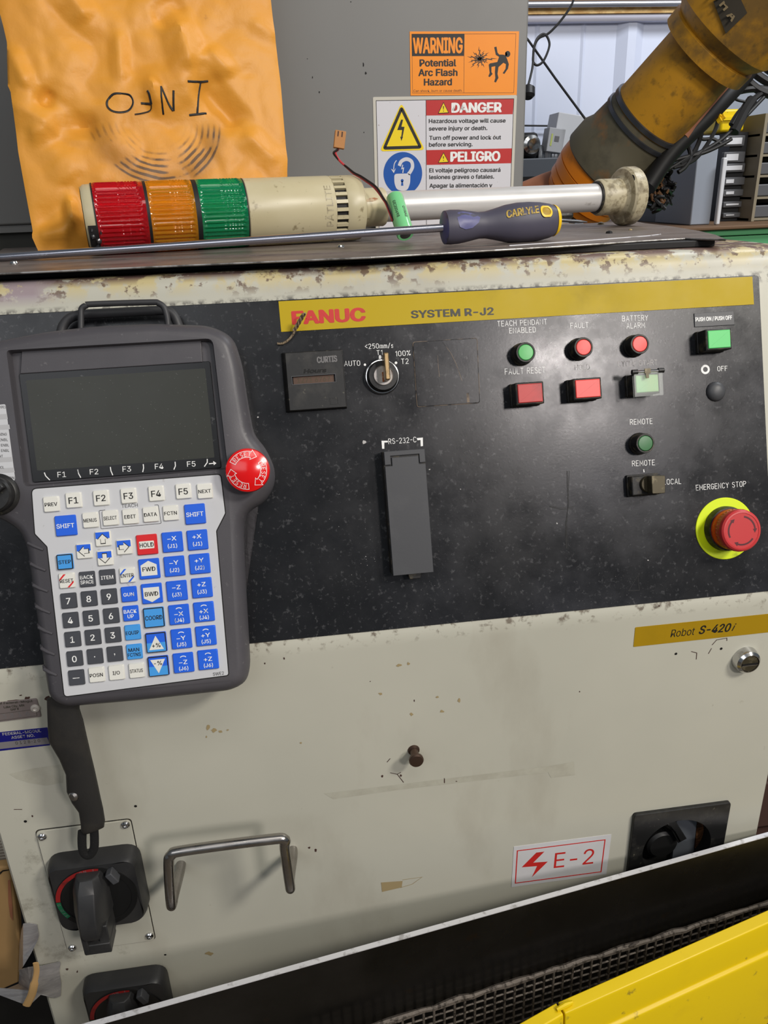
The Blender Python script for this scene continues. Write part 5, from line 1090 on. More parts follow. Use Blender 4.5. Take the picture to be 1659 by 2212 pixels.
LB('vent_ring', [(RBd*.905, hv0), (RBd*.905, hv1)], 'seal_black', bd, cap=False)
nvr = 26
for k in range(nvr):
    a = 2*math.pi*k/nvr; d1 = fy*math.cos(a)+bu*math.sin(a); f_ = Fr(ax0+axd*hv0+d1*RBd*.90, axd, d1.cross(axd)*1.0)
    f_ = Fr(ax0+axd*hv0, axd, axd.cross(d1)*-1); sg_ = 1 if f_.ez.dot(d1) > 0 else -1
    ob('vent_bar', G().box(f_, 0, hv1-hv0, -.0019, .0019, *sorted((sg_*RBd*.905, sg_*RBd*.992))), 'beacon_cream', bd)
f_ = Fr(ax0+axd*axis_at(703)+fy*RBd*1.001, bu, -axd) if (bu.cross(-axd)).dot(fy) > 0 else Fr(ax0+axd*axis_at(703)+fy*RBd*1.001, bu, axd)
vs_, fs_ = glyphs('P\u00c4TLITE', .01); xs = [q[0] for q in vs_]; k_ = .046/(max(xs)-min(xs)); g = G()
pts = []
for q in vs_:
    ang = ((q[0]-min(xs))*k_-.018)/RBd; rr2 = RBd*1.004
    pts.append(ax0+axd*(axis_at(703)-q[1]*.0075/caph())+(fy*math.cos(ang)+bu*math.sin(ang))*(rr2+q[2]*4e-6))
g.add(pts, fs_); ob('embossed_name', g, 'base_cream', bd, label='embossed maker name')
hc = axis_at(828); hp = axis_at(1302)
LB('pole_collar', [(.0215, hb2-.001), (.0215, hc-.002), (.0205, hc), (.012, hc)], 'beacon_cream')
a = math.radians(28); ob('rust_stain', G().add([ax0+axd*h_+(fy*math.cos(t)+bu*math.sin(t))*.0217 for t, h_ in ((.30, hb2+.002), (.42, hb2+.003), (.50, hb2+.008), (.52, hb2+.014), (.46, hb2+.018), (.38, hb2+.016), (.32, hb2+.011))], [tuple(range(7))]), 'rust', bc)
LB('pole', [(.0170, hc-.003), (.0170, hp+.004)], 'white_pole')
hs0, hs1, hs2 = axis_at(1288), axis_at(1338), axis_at(1366)
fl = LB('mounting_flange', [(.0172, hs0), (.0205, hs0), (.0222, hs0+.003), (.0222, hs1-.004), (.026, hs1), (.0335, hs1+.001), (.0358, hs1+.004), (.0358, hs2-.002), (.0345, hs2), (.001, hs2)], 'base_cream', label='grimy cream mounting flange')
LB('clamp_ring', [(.0172, hs0-.002), (.0195, hs0-.002), (.0195, hs0+.0005), (.0172, hs0+.0005)], 'grimy_black')
a = math.radians(42); d1 = fy*math.cos(a)+bu*math.sin(a); q = ax0+axd*(hs1+.0012)+d1*.0295
ob('slot', G().lathe(q, axd, [(.0062, 0), (.0062, .0006), (.001, .0006)], 20), 'hole_black', fl)
ob('stud', G().lathe(ax0+axd*hs2+V(0, 0, .004), axd, [(.004, 0), (.004, .016), (.0032, .018), (.001, .018)], 14), 'steel', fl)
# ------------------------------------------------------------------ screwdriver
sA = at_z(0, 566, ZS); sA = V(sA.x, sA.y+.0045, ZS+.0042)
hq = at_z(1110, 526, ZS); hB = at_z(1195, 516, ZS)
sx1 = at_y(957, 492, hq.y+.008); dirv = (V(sx1.x, sx1.y, sx1.z)-sA).normalized()
sd = thing('screwdriver', V(hq.x, hq.y+.02, ZS), 'long screwdriver with grey and yellow handle lying in front of the signal tower', 'screwdriver')
tipx = sA-dirv*.05
ob('shaft', G().lathe(sA, dirv, [(.0038, 0), (.0040, .002), (.0040, (sx1-sA).length+.01)], 24), 'shaft_steel', sd)
ob('blade_tip', G().lathe(sA-dirv*.03, dirv, [(.001, 0), (.0034, .004), (.0036, .030)], 24), 'shaft_tip', sd)
h0p = sx1; h1p = at_y(1203, 476, hq.y+.020); hd = (h1p-h0p).normalized(); HL = (h1p-h0p).length
pr = [(0, .010), (.004, .0150), (.012, .0175), (.06, .0182), (.13, .0178), (.22, .0160), (.30, .0140), (.36, .0142), (.44, .0165), (.54, .0198), (.64, .0214), (.74, .0214), (.84, .0204), (.92, .0184), (.965, .016)]
ks2 = .95
hnd = ob('handle', G().lathe(h0p, hd, [(r_*ks2, t*HL) for t, r_ in pr], 48, e1=(0, 0, 1), rad=lambda r, h, a: r*(1-.03*abs(math.cos(a*2)))), 'driver_grey', sd, sharp=60)
ob('end_ring', G().lathe(h0p, hd, [(.0157, .962*HL), (.0155, .972*HL), (.0140, .992*HL), (.011, 1.0*HL), (.001, 1.002*HL)], 40), 'driver_yellow', sd)
ob('collar', G().lathe(h0p, hd, [(.0102, -.0008), (.0150, .0008), (.0158, .010*HL), (.0160, .02*HL)], 40), 'driver_purple', sd)
fn = V(0, -1, 0.30); fn = (fn-hd*fn.dot(hd)).normalized(); up = hd.cross(fn); up = up if up.z > 0 else -up
HF = Fr(h0p, hd, up)
def hr(t):
    for (a, ra), (b_, rb) in zip(pr, pr[1:]):
        if t <= b_: return (ra+(rb-ra)*(t-a)/(b_-a))*ks2*.985
    return pr[-1][1]*ks2
def onh(t, v_): r_ = hr(t); v2 = max(-.98, min(.98, v_/r_)); return h0p+hd*(t*HL)+up*v_+fn*(r_*math.sqrt(1-v2*v2)+.0004)
def hpatch(name, outl, m_, lift=0.0, parent=hnd):
    g = G(); P = [onh(*q)+fn*lift for q in outl]; c_ = sum((Vector(q) for q in P), V(0, 0, 0))/len(P); ct = sum(q[0] for q in outl)/len(outl); cv_ = sum(q[1] for q in outl)/len(outl)
    mid = [onh((q[0]+ct)/2, (q[1]+cv_)/2)+fn*lift for q in outl]; n_ = len(P); g.add(P+mid+[onh(ct, cv_)+fn*lift], [(i, (i+1) % n_, n_+(i+1) % n_, n_+i) for i in range(n_)]+[(n_+i, n_+(i+1) % n_, 2*n_) for i in range(n_)])
    return ob(name, g, m_, parent, sharp=80)
hpatch('thumb_rest', [(.10, -.0045), (.085, .004), (.10, .0105), (.15, .0118), (.22, .0098), (.29, .0048), (.27, -.0005), (.21, -.0056), (.15, -.0068)], 'driver_purple')
g = G(); ow = []
cap_o = [(.845+.036*math.cos(a), .0052+.0062*math.sin(a)) for a in [2*math.pi*k/28 for k in range(28)]]
cap_o = [(q[0]+(.018 if q[0] > .845 else -.018), q[1]) for q in cap_o]; ci = [(.845+(q[0]-.845)*.72, .0052+(q[1]-.0052)*.66) for q in cap_o]
P = [onh(*q)+fn*.0006 for q in cap_o]; Q2 = [onh(*q)+fn*.0006 for q in ci]; n_ = len(P); g.add(P+Q2, [(i, (i+1) % n_, n_+(i+1) % n_, n_+i) for i in range(n_)]); ob('hanging_hole_rim', g, 'driver_yellow', hnd)
hpatch('hanging_hole', ci, 'robot_label_yellow', .0002)
vs_, fs_ = glyphs('CARLYLE', .03, .15); xs = [q[0] for q in vs_]; g = G()
g.add([onh(.50+.285*(q[0]-min(xs))/(max(xs)-min(xs)), .0012+.0075*q[1]/caph()+.0028*(q[0]-min(xs))/(max(xs)-min(xs)))+fn*(q[2]*8e-6) for q in vs_], fs_); ob('lettering', g, 'driver_letter', hnd)
# small screwdriver behind
b0 = at_z(1190, 488, ZS); b1 = at_z(1284, 486, ZS)
s2 = thing('small_screwdriver', V(b0.x, b0.y+.03, ZS), 'small screwdriver with thin bright blade lying behind the long screwdriver handle', 'screwdriver')
pa = V(b0.x, b0.y, ZS+.0085); pb = V(b1.x, b1.y+.005, ZS+.0030); dd_ = (pb-pa).normalized()
ob('blade', G().lathe(pa-dd_*.02, dd_, [(.0022, 0), (.0023, (pb-pa).length), (.0008, (pb-pa).length+.012)], 14), 'steel', s2)
ob('grip', G().lathe(pa-dd_*.10, dd_, [(.005, 0), (.0078, .004), (.0084, .04), (.0076, .072), (.004, .080)], 16), 'driver_grey', s2)
c1 = at_z(1180, 479, ZS)
ob('marker_cap', G().lathe(V(c1.x, c1.y, ZS+.0082), (1, .08, 0), [(.007, 0), (.008, .003), (.008, .032), (.0065, .040), (.004, .043)], 8, rad=lambda r, h, a: r), 'black_plastic', label='black plastic cap lying under the pole of the signal tower', cat='cap')
# ------------------------------------------------------------------ battery with lead
bb = at_z(878, 520, ZS); bt_ = V(at_y(855, 424, .962).x, .962, at_y(855, 424, .962).z); bb = V(bb.x, bb.y+.004, ZS+.003)
bb = V(at_y(876, 511, .905).x, .905, ZS+.0085)
bt_ = at_y(852, 426, .945)
ba = thing('battery', V(bb.x, bb.y, ZS), 'green battery cell with a twisted red and black lead leaning on the signal tower pole', 'battery')
bdv = (bt_-bb).normalized(); bl = (bt_-bb).length
cell = ob('cell', G().lathe(bb, bdv, [(.006, -.0002), (.0086, -.0006), (.0098, .0008), (.0100, .003), (.0100, bl-.003), (.0096, bl-.0008), (.0072, bl)], 40), 'battery_green', ba)
ob('cell_end', G().lathe(bb, bdv, [(.0062, -.0003), (.001, -.0004)], 30), 'foil', cell)
fn2 = V(0, -1, .2); fn2 = (fn2-bdv*fn2.dot(bdv)).normalized(); sd2 = bdv.cross(fn2)
g = G()
for s_, off, L_ in (('SANYO', .35, .016), ('B9600C3G', -.55, .024)):
    vs_, fs_ = glyphs(s_, .01); xs = [q[0] for q in vs_]; xm = min(xs); w__ = max(xs)-xm
    P = []
    for q in vs_:
        ang = off + q[1]/caph()*.30; s0 = .30*bl if off > 0 else .33*bl
        P.append(bb+bdv*(s0+(q[0]-xm)/w__*L_)+(fn2*math.cos(ang)+(-sd2 if sd2.x < 0 else sd2)*math.sin(ang))*(.0102+q[2]*4e-6))
    g.add(P, fs_)
ob('lettering', g, 'grey_print', cell)
def cF(x, y): return (700+x/8.295, 280+y/8.295)
def wire(pts, r, m_, yy): return ob('wire', G().tube(smooth([at_y(*cF(x, y), yy(i)) for i, (x, y) in enumerate(pts)], 6), r, 8), m_, ba)
n7 = lambda i: .99+.0*i if i < 3 else .985-.006*(i-3)
wire([(262, 345), (238, 370), (205, 400), (222, 470), (290, 570), (400, 670), (520, 780), (640, 850), (760, 930), (880, 1020), (970, 1120), (1060, 1250), (1110, 1330), (1180, 1500), (1230, 1640)], .0013, 'wire_red', n7)
wire([(250, 350), (205, 385), (170, 420), (225, 500), (330, 610), (420, 680), (540, 775), (650, 830), (760, 900), (890, 990), (980, 1085), (1075, 1245), (1130, 1330), (1200, 1500), (1250, 1630)], .0012, 'wire_black', lambda i: n7(i)-.002)
CFn = Fr(at_y(*cF(262, 340), .99), V(1, 0, -.18), V(.10, .1, 1)); a_ = CFn
CFn = Fr(a_.o, a_.ex, (a_.ey-a_.ex*a_.ey.dot(a_.ex)))
cn = ob('connector', G().box(CFn, -.0062, .0062, 0, .0185, -.0035, .0045), 'connector_brown', ba, bevel=.0005)
ob('connector_slot', G().box(CFn, -.0034, -.0020, .0120, .0175, .0045, .0047).box(CFn, .0012, .0026, .0120, .0175, .0045, .0047), 'chip_brown', cn)
# twisted wire stub hanging on the panel
def wpt(x, y, w_): u, v = PAN.uv(x, y, w_); return PAN.p(u, v, w_)
tw = thing('wire_stub', wpt(600, 741, .003), 'frayed twisted wire stub hanging over the corner of the yellow strip', 'wire')
ob('tail', G().tube(smooth([wpt(599, 742, .0034), wpt(610, 742, .004), wpt(622, 735, .005), wpt(633, 722, .006), wpt(638, 710, .008)], 5), .0011, 8), 'wire_tan', tw)
for ph in (0, 2.1, 4.2):
    P = []
    for k in range(26):
        t = k/25; q = wpt(635+22*t, 715-38*t, .007+.012*t); P.append(q+PAN.ex*.0012*math.cos(ph+t*9)+PAN.ez*.0012*math.sin(ph+t*9))
    ob('strand', G().tube(P, .0010, 7), 'wire_tan', tw)
# ------------------------------------------------------------------ foreground: steel plate, mesh, yellow bin
ZP = .60
L1 = at_z(1659, 1807, ZP); L0 = at_z(220, 2212, ZP); dp = (L1-L0).normalized()
pf = Fr(L0-dp*.10, dp, V(0, 0, 1)); PLn = (L1-L0).length+.25
sp_ = ob('steel_plate', G().box(pf, 0, PLn, -.118, 0, -.005, 0), 'plate_steel', label='dark steel plate with a bright cut edge standing in front of the cabinet', cat='steel plate', bevel=.0006)
ob('cut_edge', G().box(pf, 0, PLn, -.0003, .0006, -.0052, .0002), 'bright_edge', sp_)
Mq0 = at_z(840, 2225, ZP-.095); 
def on_fr(fr, x, y, w_): return fr.uv(x, y, w_)
m0 = pf.uv(860, 2200, .016); m1 = pf.uv(1180, 2108, .016); m2 = pf.uv(1659, 1951, .016)
wm = thing('wire_mesh', pf.p(m1[0], -.35, .016), 'rough dark wire mesh between the steel plate and the yellow bin', 'wire mesh')
g = G(); 
P = []
for k in range(60):
    t = k/59; u = m0[0]-.15+(m2[0]+.2-m0[0]+.15)*t; s_ = (m2[1]-m0[1])/(m2[0]-m0[0]); vv = m0[1]+(u-m0[0])*s_
    P.append(pf.p(u, vv+.0008*math.sin(k*1.7), .016+.0006*math.sin(k*2.3)))
g.tube(P, [.0032+.0006*math.sin(k*1.3) for k in range(60)], 7); ob('edge_rail', g, 'rough_mesh', wm)
g = G(); sl_ = (m2[1]-m0[1])/(m2[0]-m0[0])
for k in range(75):
    u = m0[0]-.1+k*.0115; vt_ = m0[1]+(u-m0[0])*sl_; g.box(pf, u, u+.0022, vt_-.20, vt_, .014, .017)
for k in range(18):
    a = pf.p(m0[0]-.1, m0[1]-.1*sl_-.0035-.0105*k, .0155); b_ = pf.p(m0[0]+.76, m0[1]+.76*sl_-.0035-.0105*k, .0155); g.tube([a, b_], .0012, 5)
ob('mesh_bars', g, 'rough_mesh', wm, kind='stuff')
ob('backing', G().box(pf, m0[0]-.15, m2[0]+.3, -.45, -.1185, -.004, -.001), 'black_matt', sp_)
a = pf.uv(1372, 2040, .02); ob('burr', G().tube([pf.p(a[0]-.006, a[1]-.004, .018), pf.p(a[0], a[1]+.002, .021), pf.p(a[0]+.004, a[1]+.004, .021)], [.0015, .001, .0004], 6), 'rough_mesh', wm)
# yellow bin: rim and two stepped faces
ZY = .545
y0 = at_z(1210, 2172, ZY); y1 = at_z(1659, 1974, ZY); dy = (y1-y0).normalized(); yf = Fr(y0, dy, V(0, 0, 1)); yL = (y1-y0).length
rimd = .0
wr = yf.ez
q0 = at_z(1380, 2132, ZY); rimw = abs((q0-y0).dot(wr))
q2 = at_z(1500, 2080, ZY)
rimw = .0085
prof = [(-.004, 0), (rimw, 0), (rimw+.001, -.003), (rimw+.004, -.040), (rimw+.0075, -.042), (rimw+.0085, -.046), (rimw+.012, -.16), (rimw+.006, -.162), (0, -.05)]
g = G(); vs = []
for s_ in (0, 1):
    for w_, v_ in prof: vs.append(yf.p(0 if s_ == 0 else yL+.25, v_, w_))
n = len(prof); fs = [(k, (k+1) % n, n+(k+1) % n, n+k) for k in range(n)]+[tuple(reversed(range(n))), tuple(n+k for k in range(n))]
yb = thing('yellow_bin', yf.p(.1, -.16, .01), 'scuffed bright yellow plastic bin edge at the lower right corner', 'plastic bin')
ob('bin_wall', g.add(vs, fs), 'bin_yellow', yb, bevel=.001)
g = G(); vs = []
for s_ in (-.16, -.002):
    for w_, v_ in prof: k_ = 0 if s_ > -.01 else 1; vs.append(yf.p(s_, v_-k_*.004, w_+k_*.012))
g.add(vs, fs); ob('bin_flange', g, 'bin_yellow', yb, bevel=.001)
g = G()
g.tube([yf.p(-.006, .001, .003), yf.p(.004, .0025, .003), yf.p(.012, .002, .003)], [.002, .003, .0018], 8); ob('weld_lip', g, 'bin_yellow', yb)
# ------------------------------------------------------------------ lower left: cardboard, tape, louvres
YC = .70
cb_ = thing('cardboard_box', V(-.42, YC+.1, .35), 'worn brown cardboard carton left of the cabinet held with silver tape', 'cardboard box')
q = [(-200, 1905), (-60, 1885), (0, 1873), (18, 1872), (30, 1930), (40, 1990), (43, 2060), (41, 2122), (0, 2140), (-80, 2168), (-200, 2205)]
CF = Fr((0, YC, .5), (1, 0, 0), (0, 0, 1))
ob('carton', G().prism(CF, [(min(p_[0], X0-.004), p_[1]) for p_ in pxl(CF, q)], -.012, 0), 'cardboard', cb_, bevel=.002)
ob('flap_gap', G().flat(CF, pxl(CF, [(0, 1884), (6, 1880), (20, 1878), (20, 1880), (6, 1883), (0, 1890)], .001), .001), 'hole_black', cb_)
ob('dent', G().flat(CF, pxl(CF, [(17, 1902), (22, 1900), (27, 1960), (28, 1990), (22, 1980), (18, 1950)], .001), .001), 'robot_faded', cb_)
def sheet(name, pts, m_, parent, th=.0006):
    P = [at_y(x, y, Y_) for x, y, Y_ in pts]; c_ = sum(P, V(0, 0, 0))/len(P); c_.y = min(min(p_.y for p_ in P)+.004, YD-.0014); n_ = len(P); e = V(0, th, 0)
    return ob(name, G().add(P+[c_]+[p_+e for p_ in P]+[c_+e], [(i, (i+1) % n_, n_) for i in range(n_)]+[(n_+1+(i+1) % n_, n_+1+i, 2*n_+1) for i in range(n_)]+[(i, n_+1+i, n_+1+(i+1) % n_, (i+1) % n_) for i in range(n_)]), m_, parent, sharp=20)
sheet('tape', [(50, 1996, YD-.0012), (64, 1994, YD-.0012), (80, 1998, YD-.0012), (84, 2018, YD-.0012), (82, 2030, YD-.002), (68, 2058, YD-.01), (50, 2088, YD-.012), (40, 2100, .69), (42, 2040, .69), (46, 2010, .66)], 'silver_tape', cb_)
sheet('tape', [(42, 2095, .64), (60, 2090, .625), (90, 2087, YD-.004), (128, 2078, YD-.0012), (131, 2081, YD-.0012), (128, 2098, YD-.0012), (132, 2125, YD-.0012), (131, 2152, YD-.0012), (120, 2156, YD-.002), (88, 2149, YD-.008), (68, 2168, .622), (48, 2168, .622), (0, 2150, .63), (-60, 2130, .64), (0, 2142, .65), (40, 2126, .65)], 'silver_tape', cb_)
ob('torn_strip', G().tube(smooth([at_y(x, y, .618) for x, y in ((77, 2080), (79, 2098), (74, 2125), (68, 2150), (57, 2172))], 4), [.003]*8+[.0042]*9, 8, flat=.35), 'cardboard', cb_)
lv = thing('louvre_panel', V(-.36, .86, .55), 'cream louvred panel standing left of the cabinet behind the carton', 'louvre panel')
LF = Fr((0, .80, .7), (1, 0, 0), (0, 0, 1)); a = LF.uv(-60, 1720); b_ = LF.uv(20, 1900)
ob('frame', G().box(LF, -.62, X0-.006, b_[1]-.02, a[1]+.05, -.06, -.008), 'louver_white', lv)
zz = b_[1]-.015
while zz < a[1]+.04:
    f2 = Fr(LF.p(0, zz, -.008), (1, 0, 0), V(0, -.5, .85)); ob('slat', G().box(f2, -.61, X0-.008, 0, .0034, -.0004, .0004), 'louver_white', lv); zz += .0048
ob('shade_filler', G().box(ROOMF, -.75, X0-.012, .72, 1.25, .002, .40), 'black_matt', label='black crate added as shade in the gap left of the cabinet below the carton', cat='filler', bevel=.004)  # black box added to keep this gap dark, standing in for deep shade
g = G(); pq = at_y(1652, 1740, .95)
pal = thing('pallet', V(.85, 1.15, .0), 'brown timber pallet stack to the right of the cabinet', 'pallet')
for k in range(5): ob('plank', G().box(ROOMF, .56, 1.3, .95, 1.5, .12*k+.004, .12*k+.105), 'chip_brown', pal, bevel=.004)
# ------------------------------------------------------------------ robot arm
ra = thing('robot_arm', V(1.2, 2.3, 0), 'large rusty orange and yellow industrial robot arm reaching down behind the cabinet', 'robot arm')
PA = at_depth(1243, 432, 2.55); PB = at_depth(1660, -42, 2.0); adv = (PB-PA).normalized(); AL = (PB-PA).length
def at_(t): return t/631.0*AL     # t: pixels along the arm in the photo
def RM(px, t): d = 2.55-(.55)*t/631.0; return px/FPX*d
def LR(name, pr_, m_, parent=ra, cap=True, label=None, rad=None): return ob(name, G().lathe(PA, adv, [(RM(r_, t), at_(t)) for t, r_ in pr_], 48, cap, rad=rad), m_, parent, label=label)
LR('wrist_ring', [(0, 66), (2, 74), (22, 80), (24, 78)], 'robot_orange'); LR('wrist_ring', [(25, 80), (27, 84), (48, 86), (50, 84)], 'robot_orange')
LR('wrist_housing', [(50, 84), (52, 88), (80, 93), (82, 91), (84, 94), (150, 96)], 'robot_orange')
LR('dirty_sleeve', [(118, 97), (122, 100), (170, 100), (190, 92), (240, 89), (270, 88)], 'robot_dirty')
LR('band', [(246, 90), (247, 92), (256, 92), (257, 90)], 'band_steel', label='steel band'); LR('band', [(272, 89), (273, 91), (284, 91), (285, 89)], 'band_steel', label='steel band')
LR('arm_tube', [(265, 87), (300, 86), (470, 86)], 'robot_yellow')
LR('arm_flange', [(452, 86), (455, 108), (486, 110), (490, 104)], 'robot_yellow')
LR('upper_housing', [(488, 104), (520, 128), (620, 140), (900, 150)], 'robot_yellow')
e1 = V(0, -1, 0); e1 = (e1-adv*e1.dot(adv)).normalized(); e2 = adv.cross(e1)
for t, a in ((447, 150), (447, 120), (447, 95), (300, 168), (330, 168), (350, 170), (250, 172)):
    for s_ in (1,):
        d1 = e1*math.cos(math.radians(a))+e2*math.sin(math.radians(a)); ob('bolt', G().lathe(PA+adv*at_(t)+d1*RM(86, t), d1, [(.009, -.004), (.009, .010), (.003, .011)], 6), 'robot_dirty', ra)
# label plate with cast letters on the upper housing
upx = V(0, 0, 1); 
def lab_pt(x, y, lift=.0):
    # meet the pixel ray with the housing cone's near side
    d = ray(x, y).normalized(); q = CAM-PA; A_ = d-adv*d.dot(adv); B_ = q-adv*q.dot(adv); r_ = RM(131, 560)+lift
    a = A_.dot(A_); b_ = 2*A_.dot(B_); c_ = B_.dot(B_)-r_*r_; D = b_*b_-4*a*c_
    t = (-b_-math.sqrt(max(D, 0)))/(2*a); return CAM+d*t
corners = [(1541, 3), (1592, -20), (1614, 28), (1568, 73)]
g = G(); M_ = 8; vs = []
for i in range(M_+1):
    for j in range(M_+1):
        s_, t = i/M_, j/M_; x = (corners[0][0]*(1-s_)+corners[1][0]*s_)*(1-t)+(corners[3][0]*(1-s_)+corners[2][0]*s_)*t; y = (corners[0][1]*(1-s_)+corners[1][1]*s_)*(1-t)+(corners[3][1]*(1-s_)+corners[2][1]*s_)*t
        vs.append(lab_pt(x, y, .006))
g.add(vs, [(i*(M_+1)+j, (i+1)*(M_+1)+j, (i+1)*(M_+1)+j+1, i*(M_+1)+j+1) for i in range(M_) for j in range(M_)])
lp = ob('name_plate', g, 'plate_label', ra, sharp=60)
g = G()
for ch, cx_, cy_ in (('H', 1566, 11), ('A', 1582, 34), ('U', 1551, -11)):
    f2 = Fr(lab_pt(cx_, cy_, .0085), RR*.65+DD*.75, RR*.75-DD*.65); text_uv(g, f2, ch, 0, 0, .022, .03, 0, .03)
ob('lettering', g, 'plate_letter', lp)
# elbow going down left
EA = at_depth(1275, 398, 2.55); EB = at_depth(1120, 448, 2.62); ed = (EB-EA).normalized(); EL = (EB-EA).length
el = ob('faded_casting', G().lathe(EA, ed, [(.085, -.02), (.085, EL*.25), (.080, EL*.30), (.078, EL*.6), (.066, EL*1.3), (.05, EL*1.5)], 40), 'robot_faded', ra)
ob('greasy_ring', G().lathe(EA, ed, [(.084, EL*.27), (.098, EL*.28), (.100, EL*.36), (.084, EL*.40)], 90, rad=lambda r, h, a: r*(1+.05*math.sin(a*23)*math.sin(a*7+1))), 'robot_grease', ra)
# belly: dark underside and tan cover
for pts, r_, m_ in (([(1398, 405), (1450, 330), (1530, 250), (1600, 175), (1640, 120)], .026, 'hose_black'), ([(1470, 300), (1530, 222), (1600, 140), (1625, 112)], .030, 'robot_faded')):
    ob('cable_duct', G().tube(smooth([at_depth(x, y, 2.30) for x, y in pts], 5), r_, 14), m_, ra)
hz = [([(1400, 395), (1450, 350), (1520, 330), (1560, 312), (1580, 300)], .006), ([(1480, 300), (1492, 335), (1480, 360), (1465, 372)], .007), ([(1490, 280), (1515, 300), (1540, 300), (1560, 312)], .005), ([(1520, 260), (1512, 300), (1495, 335), (1470, 355)], .007),
      ([(1540, 240), (1550, 262), (1535, 300), (1500, 345), (1455, 362)], .006), ([(1570, 210), (1600, 196), (1640, 192), (1700, 200)], .010), ([(1580, 270), (1600, 240), (1640, 205), (1680, 180)], .009), ([(1620, 150), (1650, 172), (1700, 200)], .012), ([(1600, 160), (1640, 195), (1700, 215)], .012), ([(1635, 120), (1660, 150), (1700, 170)], .012),
      ([(1610, 220), (1590, 215), (1580, 205)], .004), ([(1585, 285), (1608, 240), (1625, 215)], .016), ([(1420, 380), (1480, 345), (1560, 300), (1650, 210)], .006)]
for pts, r_ in hz: ob('hose', G().tube(smooth([at_depth(x, y, 2.34+.0002*x*0) for x, y in pts], 6), r_, 8), 'hose_black', ra)
random.seed(3)
g = G()
for k in range(46):
    cx_ = random.uniform(1385, 1448); cy_ = random.uniform(372, 452); P = []
    for j in range(5): P.append(at_depth(cx_+random.uniform(-14, 14), cy_+random.uniform(-16, 16), 2.42+random.uniform(-.05, .05)))
    g.tube(smooth(P, 3), random.uniform(.003, .008), 6)
ob('frayed_cables', g, 'hose_black', ra, kind='stuff')
g = G()
for k in range(12):
    cx_ = random.uniform(1392, 1440); cy_ = random.uniform(380, 440); g.tube(smooth([at_depth(cx_+random.uniform(-12, 12), cy_+random.uniform(-12, 12), 2.38) for j in range(4)], 3), .004, 6)
ob('brown_wires', g, 'hose_brown', ra, kind='stuff')
g = G()
for x, y in ((1542, 246), (1548, 252), (1557, 256), (1550, 263), (1531, 264)): g.lathe(at_depth(x, y, 2.3), (1, -1, 1), [(.008, 0), (.008, .012), (.002, .013)], 8)
ob('valve_fittings', g, 'driver_yellow', ra, kind='stuff')
# ------------------------------------------------------------------ background bench, shelves, bins
def bgbox(name, x0, y0, x1, y1, Y, T_, m_, parent=None, bevel=.004, **kw): return ob(name, bx(x0, y0, x1, y1, Y, T_), m_, parent, bevel=bevel, **kw)
wb = thing('workbench', V(2.1, 3.3, 0), 'green steel workbench with a worn wooden top behind the robot arm', 'workbench')
yt = at_y(1560, 478, 3.0).z
zt2 = at_y(1659, 484, 2.9).z
ob('bench_top', G().box(ROOMF, 1.385, 4.2, 2.9, 3.75, zt2-.014, zt2), 'bench_wood', wb, bevel=.004)
zg = [at_y(1600, y, 2.92).z for y in (488, 508, 510, 536)]
ob('drawer_front', G().box(ROOMF, 1.39, 4.2, 2.92, 2.96, zg[1], zt2-.0145), 'bench_green', wb, bevel=.003); ob('drawer_front', G().box(ROOMF, 1.39, 4.2, 2.925, 2.96, zg[3], zg[2]), 'bench_green', wb, bevel=.003)
ob('bench_body', G().box(ROOMF, 1.40, 4.15, 2.97, 3.7, .0, zt2-.03), 'bench_green', wb)
YB = 3.25
def stand(name, x0, y0, x1, y1, Y, T_, m_, lab, cat, **kw):
    a = at_y(x0, y1, Y); b_ = at_y(x1, y0, Y); zb = zt2+.001
    return ob(name, G().box(ROOMF, a.x, b_.x, Y, Y+T_, zb, b_.z), m_, label=lab, cat=cat, bevel=.004, **kw)
stand('metal_cabinet', 1491, 292, 1556, 480, 3.02, .3, 'grey_paint', 'light grey steel cabinet on the bench left of the black bins', 'cabinet')
stand('white_board', 1547, 340, 1573, 480, 2.98, .02, 'paper', 'narrow white board leaning beside the black bins', 'board')
sh2 = thing('drawer_rack', V(at_y(1455, 480, 3.3).x, 3.4, zt2), 'dull grey drawer rack behind the frayed cables of the robot', 'drawer rack')
a = at_y(1425, 480, 3.3); b_ = at_y(1480, 330, 3.3); ob('rack_case', G().box(ROOMF, a.x, b_.x, 3.3, 3.55, zt2+.001, b_.z), 'grey_dark', sh2)
for y in (338, 362, 386, 410, 434, 458): ob('drawer', bx(1432, y, 1476, y+20, 3.285, .02), 'slot_grey', sh2, bevel=.003)
# black bins
br = thing('bin_rack', V(at_y(1585, 478, 3.2).x, 3.3, zt2), 'black rack of small parts bins under the yellow bin', 'parts rack')
a = at_y(1556, 478, 3.2); b_ = at_y(1617, 285, 3.2); ob('rack_case', G().box(ROOMF, a.x, b_.x, 3.2, 3.45, zt2+.001, b_.z), 'bin_black', br)
for y, h in ((292, 30), (327, 30), (352, 26), (382, 24), (408, 22), (434, 20), (458, 18)):
    d = ob('parts_bin', bx(1562, y, 1611, y+h-5, 3.185, .02), 'slot_grey', br, bevel=.003); ob('bin_label', bx(1568, y+5, 1568+random.choice((18, 28, 36)), y+h-10, 3.182, .002), 'paper', d, bevel=0)
a = at_y(1564, 285, 3.15); b_ = at_y(1622, 233, 3.15)
yb2 = thing('storage_bin', V((a.x+b_.x)/2, 3.25, at_y(1585, 284, 3.2).z+.002), 'small bright yellow storage bin on top of the black bin rack', 'storage bin')
zb_ = at_y(1585, 285, 3.2).z+.001
